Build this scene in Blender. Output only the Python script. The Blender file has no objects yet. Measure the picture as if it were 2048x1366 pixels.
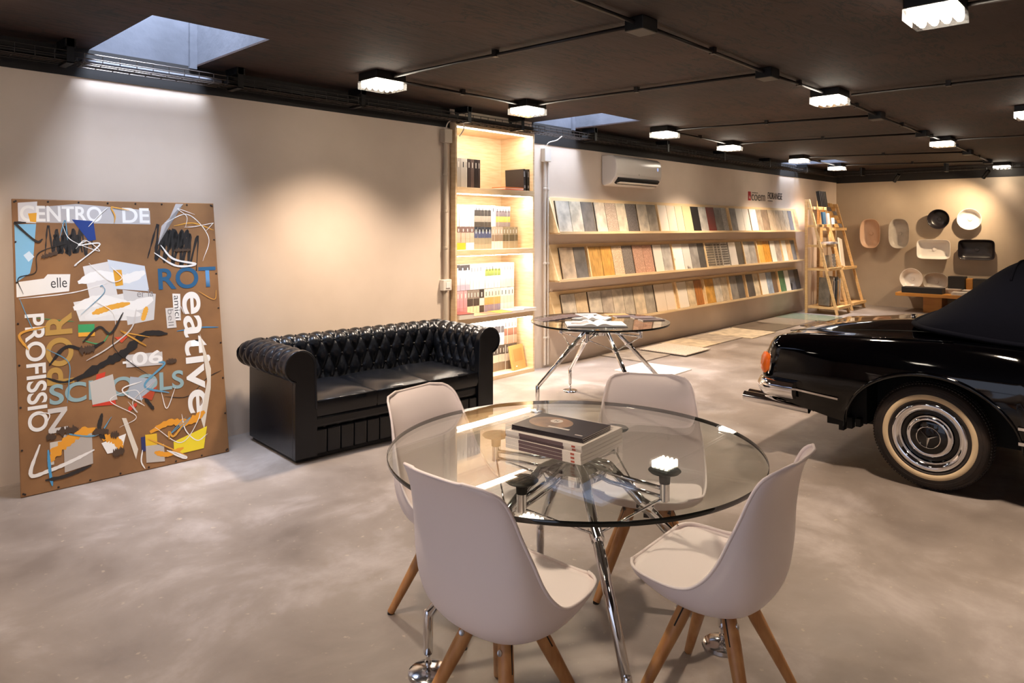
import bpy, bmesh, math, random
from mathutils import Vector, Matrix
random.seed(7)
SC = bpy.context.scene
COL = SC.collection
PI = math.pi

# ------------------------------------------------------------------ camera
CAM_H = 1.55
FPX = 1411.5                       # focal length in pixels of a 2048 wide frame
cam_d = bpy.data.cameras.new('camera')
cam_d.sensor_width = 36.0
cam_d.lens = 36.0 * FPX / 2048.0
cam_d.shift_y = (455.4 - 683.0) / 2048.0
cam_d.clip_start = 0.05
cam_d.clip_end = 200
cam = bpy.data.objects.new('camera', cam_d)
COL.objects.link(cam)
cam.location = (0, 0, CAM_H)
cam.rotation_euler = (PI / 2, 0, math.radians(43.297 - 90.0))
SC.camera = cam

# ------------------------------------------------------------------ light
SC.view_settings.view_transform = 'Standard'
SC.view_settings.look = 'None'
SC.view_settings.gamma = 1.0
SC.view_settings.use_curve_mapping = False
SC.view_settings.exposure = 0.46
world = bpy.data.worlds.new('sky')
SC.world = world
world.use_nodes = True
wb = world.node_tree.nodes['Background']
wb.inputs[0].default_value = (0.74, 0.80, 1.0, 1)
wb.inputs[1].default_value = 0.85

WARM = (1.0, 0.80, 0.62)
def spot(loc, power, size=114, blend=0.95, col=WARM, target=None, rad=0.09):
    d = bpy.data.lights.new('lamp_light', 'SPOT')
    d.energy = power; d.spot_size = math.radians(size); d.spot_blend = blend
    d.color = col; d.shadow_soft_size = rad
    o = bpy.data.objects.new('lamp_light', d); COL.objects.link(o); o.location = loc
    if target:
        o.rotation_euler = (Vector(target) - Vector(loc)).to_track_quat('-Z', 'Y').to_euler()
    return o
def area(loc, sx, sy, power, col, rot=(0, 0, 0)):
    d = bpy.data.lights.new('area_light', 'AREA'); d.shape = 'RECTANGLE'
    d.size = sx; d.size_y = sy; d.energy = power; d.color = col
    o = bpy.data.objects.new('area_light', d); COL.objects.link(o); o.location = loc; o.rotation_euler = rot
    return o
SKY = (0.70, 0.80, 1.0)
ZC = 2.70
SKYLIGHTS = [(1.445, 2.125, 4.035, 5.12), (5.77, 6.48, 4.2, 5.12), (12.4, 13.1, 4.2, 5.12)]
for (x0, x1, y0, y1) in SKYLIGHTS:
    area(((x0 + x1) / 2, (y0 + y1) / 2, 3.95), x1 - x0 - .04, y1 - y0 - .04, 165, SKY)

# ------------------------------------------------------------------ helpers
def lin(h, a=1.0):
    h = h.lstrip('#')
    c = [int(h[i:i + 2], 16) / 255 for i in (0, 2, 4)]
    return tuple(v / 12.92 if v <= .04045 else ((v + .055) / 1.055) ** 2.4 for v in c) + (a,)
MATS = {}
def mat(name, col, rough=.5, metal=0.0, col2=None, nscale=6, stretch=(1, 1, 1), bump=0, bscale=40, coat=0, emit=0, spec=.5, detail=4, lo=.35, hi=.65, sheen=0):
    if name in MATS: return MATS[name]
    m = bpy.data.materials.new(name); m.use_nodes = True; MATS[name] = m
    nt = m.node_tree; b = nt.nodes['Principled BSDF']
    c = lin(col) if isinstance(col, str) else tuple(col)
    b.inputs['Base Color'].default_value = c
    b.inputs['Roughness'].default_value = rough; b.inputs['Metallic'].default_value = metal
    b.inputs['Specular IOR Level'].default_value = spec
    if coat: b.inputs['Coat Weight'].default_value = coat; b.inputs['Coat Roughness'].default_value = .03
    if emit: b.inputs['Emission Color'].default_value = c; b.inputs['Emission Strength'].default_value = emit
    if col2 or bump:
        tc = nt.nodes.new('ShaderNodeTexCoord'); mp = nt.nodes.new('ShaderNodeMapping')
        mp.inputs['Scale'].default_value = stretch
        nt.links.new(tc.outputs['Object'], mp.inputs['Vector'])
    if col2:
        n = nt.nodes.new('ShaderNodeTexNoise'); n.inputs['Scale'].default_value = nscale; n.inputs['Detail'].default_value = detail
        r = nt.nodes.new('ShaderNodeValToRGB')
        r.color_ramp.elements[0].position = lo; r.color_ramp.elements[1].position = hi
        r.color_ramp.elements[0].color = c; r.color_ramp.elements[1].color = lin(col2)
        nt.links.new(mp.outputs[0], n.inputs['Vector']); nt.links.new(n.outputs[0], r.inputs[0])
        nt.links.new(r.outputs[0], b.inputs['Base Color'])
    if bump:
        n2 = nt.nodes.new('ShaderNodeTexNoise'); n2.inputs['Scale'].default_value = bscale; n2.inputs['Detail'].default_value = 6
        bp = nt.nodes.new('ShaderNodeBump'); bp.inputs['Strength'].default_value = bump; bp.inputs['Distance'].default_value = .01
        nt.links.new(mp.outputs[0], n2.inputs['Vector']); nt.links.new(n2.outputs[0], bp.inputs['Height'])
        nt.links.new(bp.outputs[0], b.inputs['Normal'])
    return m
def emission(name, col, strength, sample=False):
    m = bpy.data.materials.new(name); m.use_nodes = True; nt = m.node_tree
    for n in list(nt.nodes): nt.nodes.remove(n)
    e = nt.nodes.new('ShaderNodeEmission'); e.inputs[0].default_value = tuple(col) + (1,); e.inputs[1].default_value = strength
    o = nt.nodes.new('ShaderNodeOutputMaterial'); nt.links.new(e.outputs[0], o.inputs[0])
    if not sample: m.cycles.emission_sampling = 'NONE'
    return m
def clear_glass(name, tint, ior=1.5, rough=0.0):
    m = bpy.data.materials.new(name); m.use_nodes = True; nt = m.node_tree
    for n in list(nt.nodes): nt.nodes.remove(n)
    t = nt.nodes.new('ShaderNodeBsdfTransparent'); t.inputs[0].default_value = tuple(tint) + (1,)
    g = nt.nodes.new('ShaderNodeBsdfGlossy'); g.inputs['Roughness'].default_value = rough; g.inputs[0].default_value = (1, 1, 1, 1)
    # Fresnel reflectance by angle, the same from both sides of the pane
    ge = nt.nodes.new('ShaderNodeNewGeometry'); dt = nt.nodes.new('ShaderNodeVectorMath'); dt.operation = 'DOT_PRODUCT'
    nt.links.new(ge.outputs['Normal'], dt.inputs[0]); nt.links.new(ge.outputs['Incoming'], dt.inputs[1])
    def mth(op, a, b=None):
        n = nt.nodes.new('ShaderNodeMath'); n.operation = op
        if isinstance(a, (int, float)): n.inputs[0].default_value = a
        else: nt.links.new(a, n.inputs[0])
        if b is not None:
            if isinstance(b, (int, float)): n.inputs[1].default_value = b
            else: nt.links.new(b, n.inputs[1])
        return n.outputs[0]
    r0 = ((ior - 1) / (ior + 1)) ** 2
    k5 = mth('POWER', mth('SUBTRACT', 1.0, mth('ABSOLUTE', dt.outputs['Value'])), 5.0)
    fo = mth('ADD', mth('MULTIPLY', k5, 1 - r0), r0)
    x = nt.nodes.new('ShaderNodeMixShader'); o = nt.nodes.new('ShaderNodeOutputMaterial')
    nt.links.new(fo, x.inputs[0]); nt.links.new(t.outputs[0], x.inputs[1]); nt.links.new(g.outputs[0], x.inputs[2])
    nt.links.new(x.outputs[0], o.inputs[0])
    return m

class MB:
    """collects shapes into one mesh"""
    def __init__(s): s.v = []; s.f = []; s.m = []
    def add(s, vs, fs, mi=0):
        o = len(s.v); s.v += [tuple(p) for p in vs]
        for f in fs: s.f.append([i + o for i in f]); s.m.append(mi)
        return s
    def box(s, x0, x1, y0, y1, z0, z1, mi=0, M=None):
        vs = [Vector(p) for p in ((x0, y0, z0), (x1, y0, z0), (x1, y1, z0), (x0, y1, z0), (x0, y0, z1), (x1, y0, z1), (x1, y1, z1), (x0, y1, z1))]
        if M is not None: vs = [M @ p for p in vs]
        return s.add(vs, [(0, 3, 2, 1), (4, 5, 6, 7), (0, 1, 5, 4), (1, 2, 6, 5), (2, 3, 7, 6), (3, 0, 4, 7)], mi)
    def cbox(s, c, d, mi=0, M=None):
        return s.box(c[0] - d[0] / 2, c[0] + d[0] / 2, c[1] - d[1] / 2, c[1] + d[1] / 2, c[2] - d[2] / 2, c[2] + d[2] / 2, mi, M)
    def tube(s, pts, r, seg=8, mi=0, caps=True, flat=1.0):
        pts = [Vector(p) for p in pts]; n = len(pts)
        rs = r if isinstance(r, (list, tuple)) else [r] * n
        vs = []; up = None
        for i, p in enumerate(pts):
            t = (pts[min(i + 1, n - 1)] - pts[max(i - 1, 0)]).normalized()
            if up is None:
                up = Vector((0, 0, 1)) if abs(t.z) < .9 else Vector((1, 0, 0))
            a = t.cross(up).normalized(); b = a.cross(t).normalized(); up = b
            for k in range(seg):
                q = 2 * PI * k / seg
                vs.append(p + a * math.cos(q) * rs[i] + b * math.sin(q) * rs[i] * flat)
        fs = []
        for i in range(n - 1):
            for k in range(seg):
                fs.append((i * seg + k, i * seg + (k + 1) % seg, (i + 1) * seg + (k + 1) % seg, (i + 1) * seg + k))
        if caps:
            fs.append(tuple(range(seg - 1, -1, -1))); fs.append(tuple((n - 1) * seg + k for k in range(seg)))
        return s.add(vs, fs, mi)
    def lathe(s, prof, seg=32, M=None, mi=0, caps=True):
        vs = []; fs = []
        for (r, z) in prof:
            for k in range(seg):
                q = 2 * PI * k / seg; vs.append(Vector((r * math.cos(q), r * math.sin(q), z)))
        n = len(prof)
        for i in range(n - 1):
            for k in range(seg):
                fs.append((i * seg + k, i * seg + (k + 1) % seg, (i + 1) * seg + (k + 1) % seg, (i + 1) * seg + k))
        if caps and prof[0][0] > 1e-5: fs.append(tuple(range(seg - 1, -1, -1)))
        if caps and prof[-1][0] > 1e-5: fs.append(tuple((n - 1) * seg + k for k in range(seg)))
        if M is not None: vs = [M @ p for p in vs]
        return s.add(vs, fs, mi)
    def rings(s, rings, mi=0, cap0=True, cap1=True, M=None):
        seg = len(rings[0]); vs = [Vector(p) for r in rings for p in r]; fs = []
        if M is not None: vs = [M @ p for p in vs]
        for i in range(len(rings) - 1):
            for k in range(seg):
                fs.append((i * seg + k, i * seg + (k + 1) % seg, (i + 1) * seg + (k + 1) % seg, (i + 1) * seg + k))
        if cap0: fs.append(tuple(range(seg - 1, -1, -1)))
        if cap1: fs.append(tuple((len(rings) - 1) * seg + k for k in range(seg)))
        return s.add(vs, fs, mi)
    def grid(s, fn, nu, nv, mi=0, flip=False):
        vs = [fn(i / nu, j / nv) for j in range(nv + 1) for i in range(nu + 1)]; fs = []
        for j in range(nv):
            for i in range(nu):
                a = j * (nu + 1) + i; q = (a, a + 1, a + nu + 2, a + nu + 1)
                fs.append(q[::-1] if flip else q)
        return s.add(vs, fs, mi)
    def prism(s, pts, fn0, fn1, mi=0):
        """pts: 2D outline; fn0/fn1 map it to the two faces"""
        n = len(pts); vs = [fn0(*p) for p in pts] + [fn1(*p) for p in pts]
        fs = [tuple(range(n - 1, -1, -1)), tuple(range(n, 2 * n))] + [(k, (k + 1) % n, n + (k + 1) % n, n + k) for k in range(n)]
        return s.add(vs, fs, mi)
    def build(s, name, mats, parent=None, smooth=None, bevel=0, fix=True, subd=0):
        me = bpy.data.meshes.new(name); me.from_pydata(s.v, [], s.f)
        for m in (mats if isinstance(mats, (list, tuple)) else [mats]): me.materials.append(m)
        if any(s.m): me.polygons.foreach_set('material_index', s.m)
        if fix:
            bm = bmesh.new(); bm.from_mesh(me); bmesh.ops.remove_doubles(bm, verts=bm.verts, dist=1e-5)
            bmesh.ops.recalc_face_normals(bm, faces=bm.faces); bm.to_mesh(me); bm.free()
        me.update()
        if smooth:
            me.shade_smooth()
            if smooth is not True: me.set_sharp_from_angle(angle=math.radians(smooth))
        o = bpy.data.objects.new(name, me); COL.objects.link(o)
        if parent: o.parent = parent
        if bevel:
            md = o.modifiers.new('edge', 'BEVEL'); md.width = bevel; md.segments = 2; md.limit_method = 'ANGLE'
        if subd:
            md = o.modifiers.new('sub', 'SUBSURF'); md.levels = subd; md.render_levels = subd
        return o
def tag(o, label=None, cat=None, group=None, kind=None):
    if label: o['label'] = label
    if cat: o['category'] = cat
    if group: o['group'] = group
    if kind: o['kind'] = kind
    return o
def thing(name, label, cat, loc=(0, 0, 0), rot=(0, 0, 0), group=None):
    o = bpy.data.objects.new(name, None); COL.objects.link(o); o.empty_display_size = .1
    o.location = loc; o.rotation_euler = rot if isinstance(rot, (tuple, list)) else (0, 0, rot)
    return tag(o, label, cat, group)
def struct(name, mb, m, parent=None, **k):
    o = mb.build(name, m, parent, **k)
    if parent is None: o['kind'] = 'structure'
    return o
def copy_tree(o, parent=None):
    c = o.copy(); COL.objects.link(c); c.parent = parent
    for ch in list(o.children): copy_tree(ch, c)
    return c
ORD = 'first second third fourth fifth sixth seventh eighth ninth tenth eleventh twelfth thirteenth fourteenth fifteenth sixteenth seventeenth eighteenth nineteenth twentieth'.split()
ORD += ['twenty-' + w for w in ORD[:9]] + ['thirtieth'] + ['thirty-' + w for w in ORD[:9]]
def lerp(a, b, t): return a + (b - a) * t
def curve(tab, t):
    """piecewise smooth (Catmull-Rom) through rows (t, values...)"""
    n = len(tab)
    for i in range(n - 1):
        if t <= tab[i + 1][0] or i == n - 2: break
    p1, p2 = tab[i], tab[i + 1]; p0 = tab[max(i - 1, 0)]; p3 = tab[min(i + 2, n - 1)]
    h = p2[0] - p1[0]; u = min(max((t - p1[0]) / h, 0), 1); out = []
    for k in range(1, len(p1)):
        m1 = (p2[k] - p0[k]) / (p2[0] - p0[0]) * h; m2 = (p3[k] - p1[k]) / (p3[0] - p1[0]) * h
        out.append((2 * u**3 - 3 * u**2 + 1) * p1[k] + (u**3 - 2 * u**2 + u) * m1 + (-2 * u**3 + 3 * u**2) * p2[k] + (u**3 - u**2) * m2)
    return out
def text_mesh(body, size=1.0, bold=0.0, extr=0.0, fit=None):
    """lettering as flat mesh data; fit=(width, cap height)"""
    cu = bpy.data.curves.new('lettering', 'FONT'); cu.body = body; cu.size = size; cu.offset = bold; cu.extrude = extr
    o = bpy.data.objects.new('lettering', cu); COL.objects.link(o)
    me = bpy.data.meshes.new_from_object(o.evaluated_get(bpy.context.evaluated_depsgraph_get()))
    bpy.data.objects.remove(o); bpy.data.curves.remove(cu)
    xs = [v.co.x for v in me.vertices]; ys = [v.co.y for v in me.vertices]
    x0, y0 = min(xs), min(ys)
    sx = fit[0] / (max(xs) - x0) if fit else 1; sy = fit[1] / (max(ys) - y0) if fit else 1
    for v in me.vertices: v.co = ((v.co.x - x0) * sx, (v.co.y - y0) * sy, v.co.z)
    return me
def text_obj(name, body, fit, M, m, parent=None, bold=.012, extr=0.0):
    me = text_mesh(body, 1.0, bold, extr, fit); me.transform(M)
    me.materials.clear(); me.materials.append(m)
    o = bpy.data.objects.new(name, me); COL.objects.link(o)
    if parent: o.parent = parent
    return o
CHROME = mat('chrome', (.82, .82, .83, 1), .06, 1.0)
STEEL = mat('steel', (.55, .55, .56, 1), .3, 1.0)
BLACKP = mat('black_plastic', '#0c0b0b', .45)
WOOD = mat('birch_ply', '#e0c7a2', .45, col2='#d3b58b', nscale=3, stretch=(2, 2, 14))
PINE = mat('pine_wood', '#dfbb85', .5, col2='#cfa569', nscale=3, stretch=(3, 3, 16))
OAK = mat('beech_leg', '#bd8a56', .42, col2='#a67040', nscale=4, stretch=(9, 9, 1.2))
WHITEP = mat('white_plastic', '#e9e1dc', .42)

# ================================================================== structure
YW, XW, XB, YR = 5.12, 15.2, -3.0, -4.2
plaster = mat('plaster_wall', '#dccbba', .85, col2='#d0bfad', nscale=1.6, bump=.12, bscale=9, lo=.3, hi=.7)
# floor: polished concrete
fm = mat('polished_concrete', '#a89c8f', .3)
nt = fm.node_tree; b = nt.nodes['Principled BSDF']
tc = nt.nodes.new('ShaderNodeTexCoord')
def noise(scale, detail=6, rough=.6, dist=0):
    n = nt.nodes.new('ShaderNodeTexNoise'); n.inputs['Scale'].default_value = scale; n.inputs['Detail'].default_value = detail
    n.inputs['Roughness'].default_value = rough; n.inputs['Distortion'].default_value = dist
    nt.links.new(tc.outputs['Object'], n.inputs['Vector']); return n
def ramp(src, stops):
    r = nt.nodes.new('ShaderNodeValToRGB'); el = r.color_ramp.elements
    while len(el) < len(stops): el.new(.5)
    for e, (p, c) in zip(el, stops): e.position = p; e.color = lin(c)
    nt.links.new(src.outputs[0], r.inputs[0]); return r
def mix(f, a, c2, mode='MIX', fac=None):
    x = nt.nodes.new('ShaderNodeMix'); x.data_type = 'RGBA'; x.blend_type = mode
    if fac is not None: x.inputs[0].default_value = fac
    else: nt.links.new(f.outputs[0], x.inputs[0])
    nt.links.new(a.outputs[0] if a.bl_idname != 'ShaderNodeMix' else a.outputs[2], x.inputs[6])
    nt.links.new(c2.outputs[0] if c2.bl_idname != 'ShaderNodeMix' else c2.outputs[2], x.inputs[7]); return x
n1 = noise(.5, 5, .55, .3); r1 = ramp(n1, [(.37, '#6f645d'), (.5, '#877c74'), (.61, '#a59c97')])
n2 = noise(1.7, 9, .62, .35); r2 = ramp(n2, [(.34, '#62574e'), (.52, '#877c73'), (.66, '#b2a8a3')])
mx = mix(None, r1, r2, fac=.5)
n3 = noise(26, 3, .5); r3 = ramp(n3, [(.66, '#000000'), (.74, '#ffffff')])
spk = nt.nodes.new('ShaderNodeRGB'); spk.outputs[0].default_value = lin('#c9b79c')
mx2 = nt.nodes.new('ShaderNodeMix'); mx2.data_type = 'RGBA'
mth = nt.nodes.new('ShaderNodeMath'); mth.operation = 'MULTIPLY'; mth.inputs[1].default_value = .3
nt.links.new(r3.outputs[0], mth.inputs[0]); nt.links.new(mth.outputs[0], mx2.inputs[0])
nt.links.new(mx.outputs[2], mx2.inputs[6]); nt.links.new(spk.outputs[0], mx2.inputs[7])
nt.links.new(mx2.outputs[2], b.inputs['Base Color'])
rr = nt.nodes.new('ShaderNodeMapRange'); rr.inputs['To Min'].default_value = .28; rr.inputs['To Max'].default_value = .48
nt.links.new(n2.outputs[0], rr.inputs[0]); nt.links.new(rr.outputs[0], b.inputs['Roughness'])
floor = struct('floor', MB().box(XB, XW + .2, YR, YW + .55, -.12, 0), fm)
jm = mat('joint_dark', '#6b6058', .8)
for (x0, x1, y0, y1) in ((4.02, 5.1, 3.358, 3.362), (4.018, 4.022, 3.36, 4.6)):
    MB().box(x0, x1, y0, y1, -.002, .0006).build('floor_joint', jm, floor)

# long wall with the bookshelf niche (x 4.55-5.71, z 0-2.58)
NX0, NX1, NZ = 4.56, 5.72, 2.585
w = MB()
w.box(XB, NX0, YW, YW + .5, 0, 2.72); w.box(NX1, XW + .2, YW, YW + .5, 0, 2.72); w.box(NX0, NX1, YW, YW + .5, NZ, 2.72)
wall_left = struct('wall_left', w, plaster)
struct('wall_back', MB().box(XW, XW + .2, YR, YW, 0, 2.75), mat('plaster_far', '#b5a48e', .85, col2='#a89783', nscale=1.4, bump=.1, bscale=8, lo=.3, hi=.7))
struct('wall_right', MB().box(XB, XW + .2, YR - .2, YR, 0, 2.75), plaster)
w = MB(); w.box(XB - .2, XB, YR, -1.4, 0, 2.75); w.box(XB - .2, XB, 3.4, YW, 0, 2.75); w.box(XB - .2, XB, -1.4, 3.4, 2.45, 2.75)
struct('wall_front', w, plaster)
struct('wall_niche', MB().box(NX0 - .05, NX1 + .05, YW + .5, YW + .55, 0, 2.75), plaster)

# ceiling with three skylight shafts
cm = mat('dark_ceiling', '#2e2019', .75)
nt = cm.node_tree; b = nt.nodes['Principled BSDF']; tc = nt.nodes.new('ShaderNodeTexCoord')
mp = nt.nodes.new('ShaderNodeMapping'); mp.inputs['Scale'].default_value = (1.0, 5.0, 1.0); mp.inputs['Rotation'].default_value = (0, 0, .5)
nt.links.new(tc.outputs['Object'], mp.inputs[0])
n1 = noise(.8, 5, .6); r1 = ramp(n1, [(.35, '#21110b'), (.65, '#362016')])
n2 = nt.nodes.new('ShaderNodeTexNoise'); n2.inputs['Scale'].default_value = 2.6; n2.inputs['Detail'].default_value = 9; n2.inputs['Roughness'].default_value = .62; n2.inputs['Distortion'].default_value = .8
nt.links.new(mp.outputs[0], n2.inputs['Vector'])
r2 = ramp(n2, [(.472, '#000000'), (.488, '#ffffff'), (.512, '#ffffff'), (.528, '#000000')])
n4 = noise(2.2, 4, .6); r4 = ramp(n4, [(.45, '#000000'), (.5, '#ffffff')])
ml = nt.nodes.new('ShaderNodeMath'); ml.operation = 'MULTIPLY'; nt.links.new(r2.outputs[0], ml.inputs[0]); nt.links.new(r4.outputs[0], ml.inputs[1])
n5 = noise(1.5, 3, .5, 2.2); r5 = ramp(n5, [(.488, '#000000'), (.497, '#ffffff'), (.503, '#ffffff'), (.512, '#000000')])
n6 = noise(3.1, 3, .6); r6 = ramp(n6, [(.54, '#000000'), (.57, '#ffffff')])
m5 = nt.nodes.new('ShaderNodeMath'); m5.operation = 'MULTIPLY'; nt.links.new(r5.outputs[0], m5.inputs[0]); nt.links.new(r6.outputs[0], m5.inputs[1])
m6 = nt.nodes.new('ShaderNodeMath'); m6.operation = 'MAXIMUM'; nt.links.new(ml.outputs[0], m6.inputs[0]); nt.links.new(m5.outputs[0], m6.inputs[1]); ml = m6
blk = nt.nodes.new('ShaderNodeRGB'); blk.outputs[0].default_value = lin('#060404')
mx = nt.nodes.new('ShaderNodeMix'); mx.data_type = 'RGBA'
nt.links.new(ml.outputs[0], mx.inputs[0]); nt.links.new(r1.outputs[0], mx.inputs[6]); nt.links.new(blk.outputs[0], mx.inputs[7])
nt.links.new(mx.outputs[2], b.inputs['Base Color'])
bp = nt.nodes.new('ShaderNodeBump'); bp.inputs['Strength'].default_value = .35; bp.inputs['Distance'].default_value = .02
nt.links.new(n2.outputs[0], bp.inputs['Height']); nt.links.new(bp.outputs[0], b.inputs['Normal'])
c = MB(); xs = XB
for (x0, x1, y0, y1) in SKYLIGHTS:
    c.box(xs, x0, YR, YW, ZC, ZC + .012); c.box(x0, x1, YR, y0, ZC, ZC + .012); xs = x1
c.box(xs, XW + .2, YR, YW, ZC, ZC + .012)
ceiling = struct('ceiling', c, cm)
shaft = mat('shaft_plaster', '#54565e', .85, col2='#474950', nscale=3, bump=.3, bscale=14)
for (x0, x1, y0, y1) in SKYLIGHTS:
    s = MB(); t = .04; z1 = 4.0
    s.box(x0 - t, x0, y0, y1, ZC + .0125, z1); s.box(x1, x1 + t, y0, y1, ZC + .0125, z1); s.box(x0 - t, x1 + t, y0 - t, y0, ZC + .0125, z1)
    s.box(x0 - t, x1 + t, y1 - .002, y1 + t, ZC - .0, z1); s.box(x0 - t, x1 + t, y0 - t, y1 + t, z1, z1 + .03)
    s.build('skylight_shaft', shaft, ceiling)
    s = MB(); s.box(x1 - .05, x1, y1 - .03, y1 - .002, ZC - .02, z1); s.box(x0, x1, y1 - .02, y1 - .002, ZC + .42, ZC + .45)
    s.build('shaft_corner_bead', shaft, ceiling)
band = mat('black_wall_paint', '#15110f', .7)
band2 = mat('shaft_wall_paint', '#3c3f49', .8)
struct('trim_1', MB().box(XB, NX0 - .01, YW - .006, YW, 2.515, ZC), band)
struct('trim_2', MB().box(NX1 + .03, XW, YW - .006, YW, 2.475, ZC), band)
struct('trim_3', MB().box(XW - .006, XW, YR, YW - .006, 2.46, ZC), band)

# ================================================================== ceiling fittings
led_m = emission('led_glow', (1.0, .88, .72), 16)
cover_m = clear_glass('lamp_cover', (.97, .97, .97), 1.45)
def make_fixture():
    r = thing('ceiling_lamp', '', 'lamp', (0, 0, ZC))
    lx, ly = .135, .115
    MB().box(-lx, lx, -ly, ly, -.062, 0).build('housing', BLACKP, r, bevel=.006)
    cv = MB(); cv.box(-lx - .002, lx + .002, -ly - .002, ly + .002, -.118, -.0625)
    cv.build('cover', cover_m, r)
    l = MB()
    for i in range(5):
        for j in range(4):
            l.lathe([(0, -.112), (.012, -.108), (.019, -.096), (.02, -.07), (.02, -.064)], 8, Matrix.Translation((-.106 + .053 * i, -.084 + .056 * j, 0)))
    l.build('led_array', led_m, r, smooth=True)
    return r
FIX = [  # x, y, label
 (3.18, 4.33, 'lit black ceiling lamp above the sofa, first of the row along the wall'),
 (4.80, 4.33, 'lit black ceiling lamp in front of the bookshelf'),
 (7.10, 4.28, 'lit ceiling lamp in front of the air conditioner'),
 (8.88, 4.36, 'lit ceiling lamp just past the air conditioner, along the wall'),
 (11.33, 4.38, 'lit ceiling lamp above the wall lettering'),
 (13.25, 4.45, 'lit ceiling lamp nearest the ladder racks'),
 (6.14, 2.12, 'lit ceiling lamp on the middle pipe, nearest of that row'),
 (10.30, 2.17, 'lit ceiling lamp on the middle pipe, second of that row'),
 (14.98, 2.24, 'small lit ceiling lamp above the basin wall'),
 (4.03, .88, 'largest lit ceiling lamp, above the parked car'),
 (8.20, 1.00, 'lit ceiling lamp cut by the frame edge, beyond the car'),
]
HID = [(1.2, 2.12), (.60, 4.25), (-.6, .9), (8.2, -1.2), (4.03, -1.4), (.8, -1.2), (12.3, -.2)]
fx0 = make_fixture()
for i, (x, y, lb) in enumerate(FIX + [(x, y, 'lit ceiling lamp outside the view, over the showroom floor') for x, y in HID]):
    f = fx0 if i == 0 else copy_tree(fx0)
    f.location = (x, y, ZC); f['label'] = lb; f['group'] = 'ceiling lamps'
    spot((x, y, ZC - .125), (22 if x > 14.5 else 255) if i < len(FIX) else (120 if x > 0 else 80))
pipe_m = mat('painted_pipe', '#1c1512', .4)
def conduit(pts, label, r=.012):
    t = thing('ceiling_conduit', label, 'conduit', (0, 0, 0))
    MB().tube([(x, y, ZC - .03) for x, y in pts], r, 8).build('pipe', pipe_m, t, smooth=True)
    for (a, b2) in zip(pts[:-1], pts[1:]):
        n = max(1, int(math.dist(a, b2) / 1.1))
        for k in range(n):
            u = (k + .5) / n
            x, y = lerp(a[0], b2[0], u), lerp(a[1], b2[1], u)
            MB().cbox((x, y, ZC - .022), (.035, .035, .044)).build('clip', pipe_m, t)
    return t
conduit([(3.2, 4.21), (3.31, 2.22)], 'dark ceiling conduit from the sofa lamp to the first junction box')
conduit([(4.82, 4.21), (4.98, 2.22)], 'dark ceiling conduit from the bookshelf lamp to the second junction box')
conduit([(7.15, 4.16), (7.6, 2.24)], 'dark ceiling conduit from the air conditioner lamp to the middle pipe')
conduit([(8.92, 4.24), (9.42, 2.26)], 'dark ceiling conduit past the air conditioner to the middle pipe')
conduit([(11.4, 4.26), (12.18, 2.3)], 'dark ceiling conduit from the lettering lamp to the middle pipe')
conduit([(13.3, 4.33), (14.1, 2.36)], 'dark ceiling conduit from the rack lamp to the middle pipe')
conduit([(3.33, 4.33), (4.66, 4.33)], 'dark ceiling conduit linking the sofa and bookshelf lamps')
conduit([(7.25, 4.29), (8.74, 4.35)], 'dark ceiling conduit linking the two lamps by the air conditioner')
conduit([(11.48, 4.39), (13.1, 4.44)], 'dark ceiling conduit linking the lettering and rack lamps')
conduit([(-2.9, 2.13), (3.24, 2.15)], 'dark middle ceiling conduit before the first junction box')
conduit([(3.4, 2.15), (4.91, 2.16)], 'dark middle ceiling conduit between the first two junction boxes')
conduit([(5.08, 2.16), (6.0, 2.13)], 'dark middle ceiling conduit from second junction box to a lamp')
conduit([(6.28, 2.13), (7.55, 2.17)], 'dark middle ceiling conduit after the first middle lamp')
conduit([(7.7, 2.18), (9.38, 2.2)], 'dark middle ceiling conduit between the third and fourth junction boxes')
conduit([(9.52, 2.2), (10.16, 2.18)], 'short dark ceiling conduit before the second middle lamp')
conduit([(10.44, 2.18), (12.15, 2.24)], 'dark middle ceiling conduit after the second middle lamp')
conduit([(12.3, 2.25), (14.08, 2.31)], 'dark middle ceiling conduit nearest the basin wall')
conduit([(6.3, 2.0), (6.52, -.8)], 'dark ceiling conduit running out of view above the car roof')
conduit([(10.4, 2.05), (10.9, -.8)], 'dark ceiling conduit running out of view beyond the car')
conduit([(4.14, .78), (4.4, -.9)], 'dark ceiling conduit leaving the largest lamp')
for i, (x, y, lb) in enumerate([(3.32, 2.15, 'nearest'), (4.99, 2.16, 'second nearest'), (7.62, 2.18, 'third nearest'), (9.45, 2.2, 'fourth nearest'), (12.22, 2.25, 'fifth nearest'), (14.15, 2.32, 'farthest')]):
    bx = MB().box(x - .075, x + .075, y - .06, y + .06, ZC - .075, ZC).build('junction_box', BLACKP, bevel=.006)
    tag(bx, 'black junction box on the ceiling, %s of the middle pipe run' % lb, 'junction box', 'ceiling junction boxes')

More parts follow.
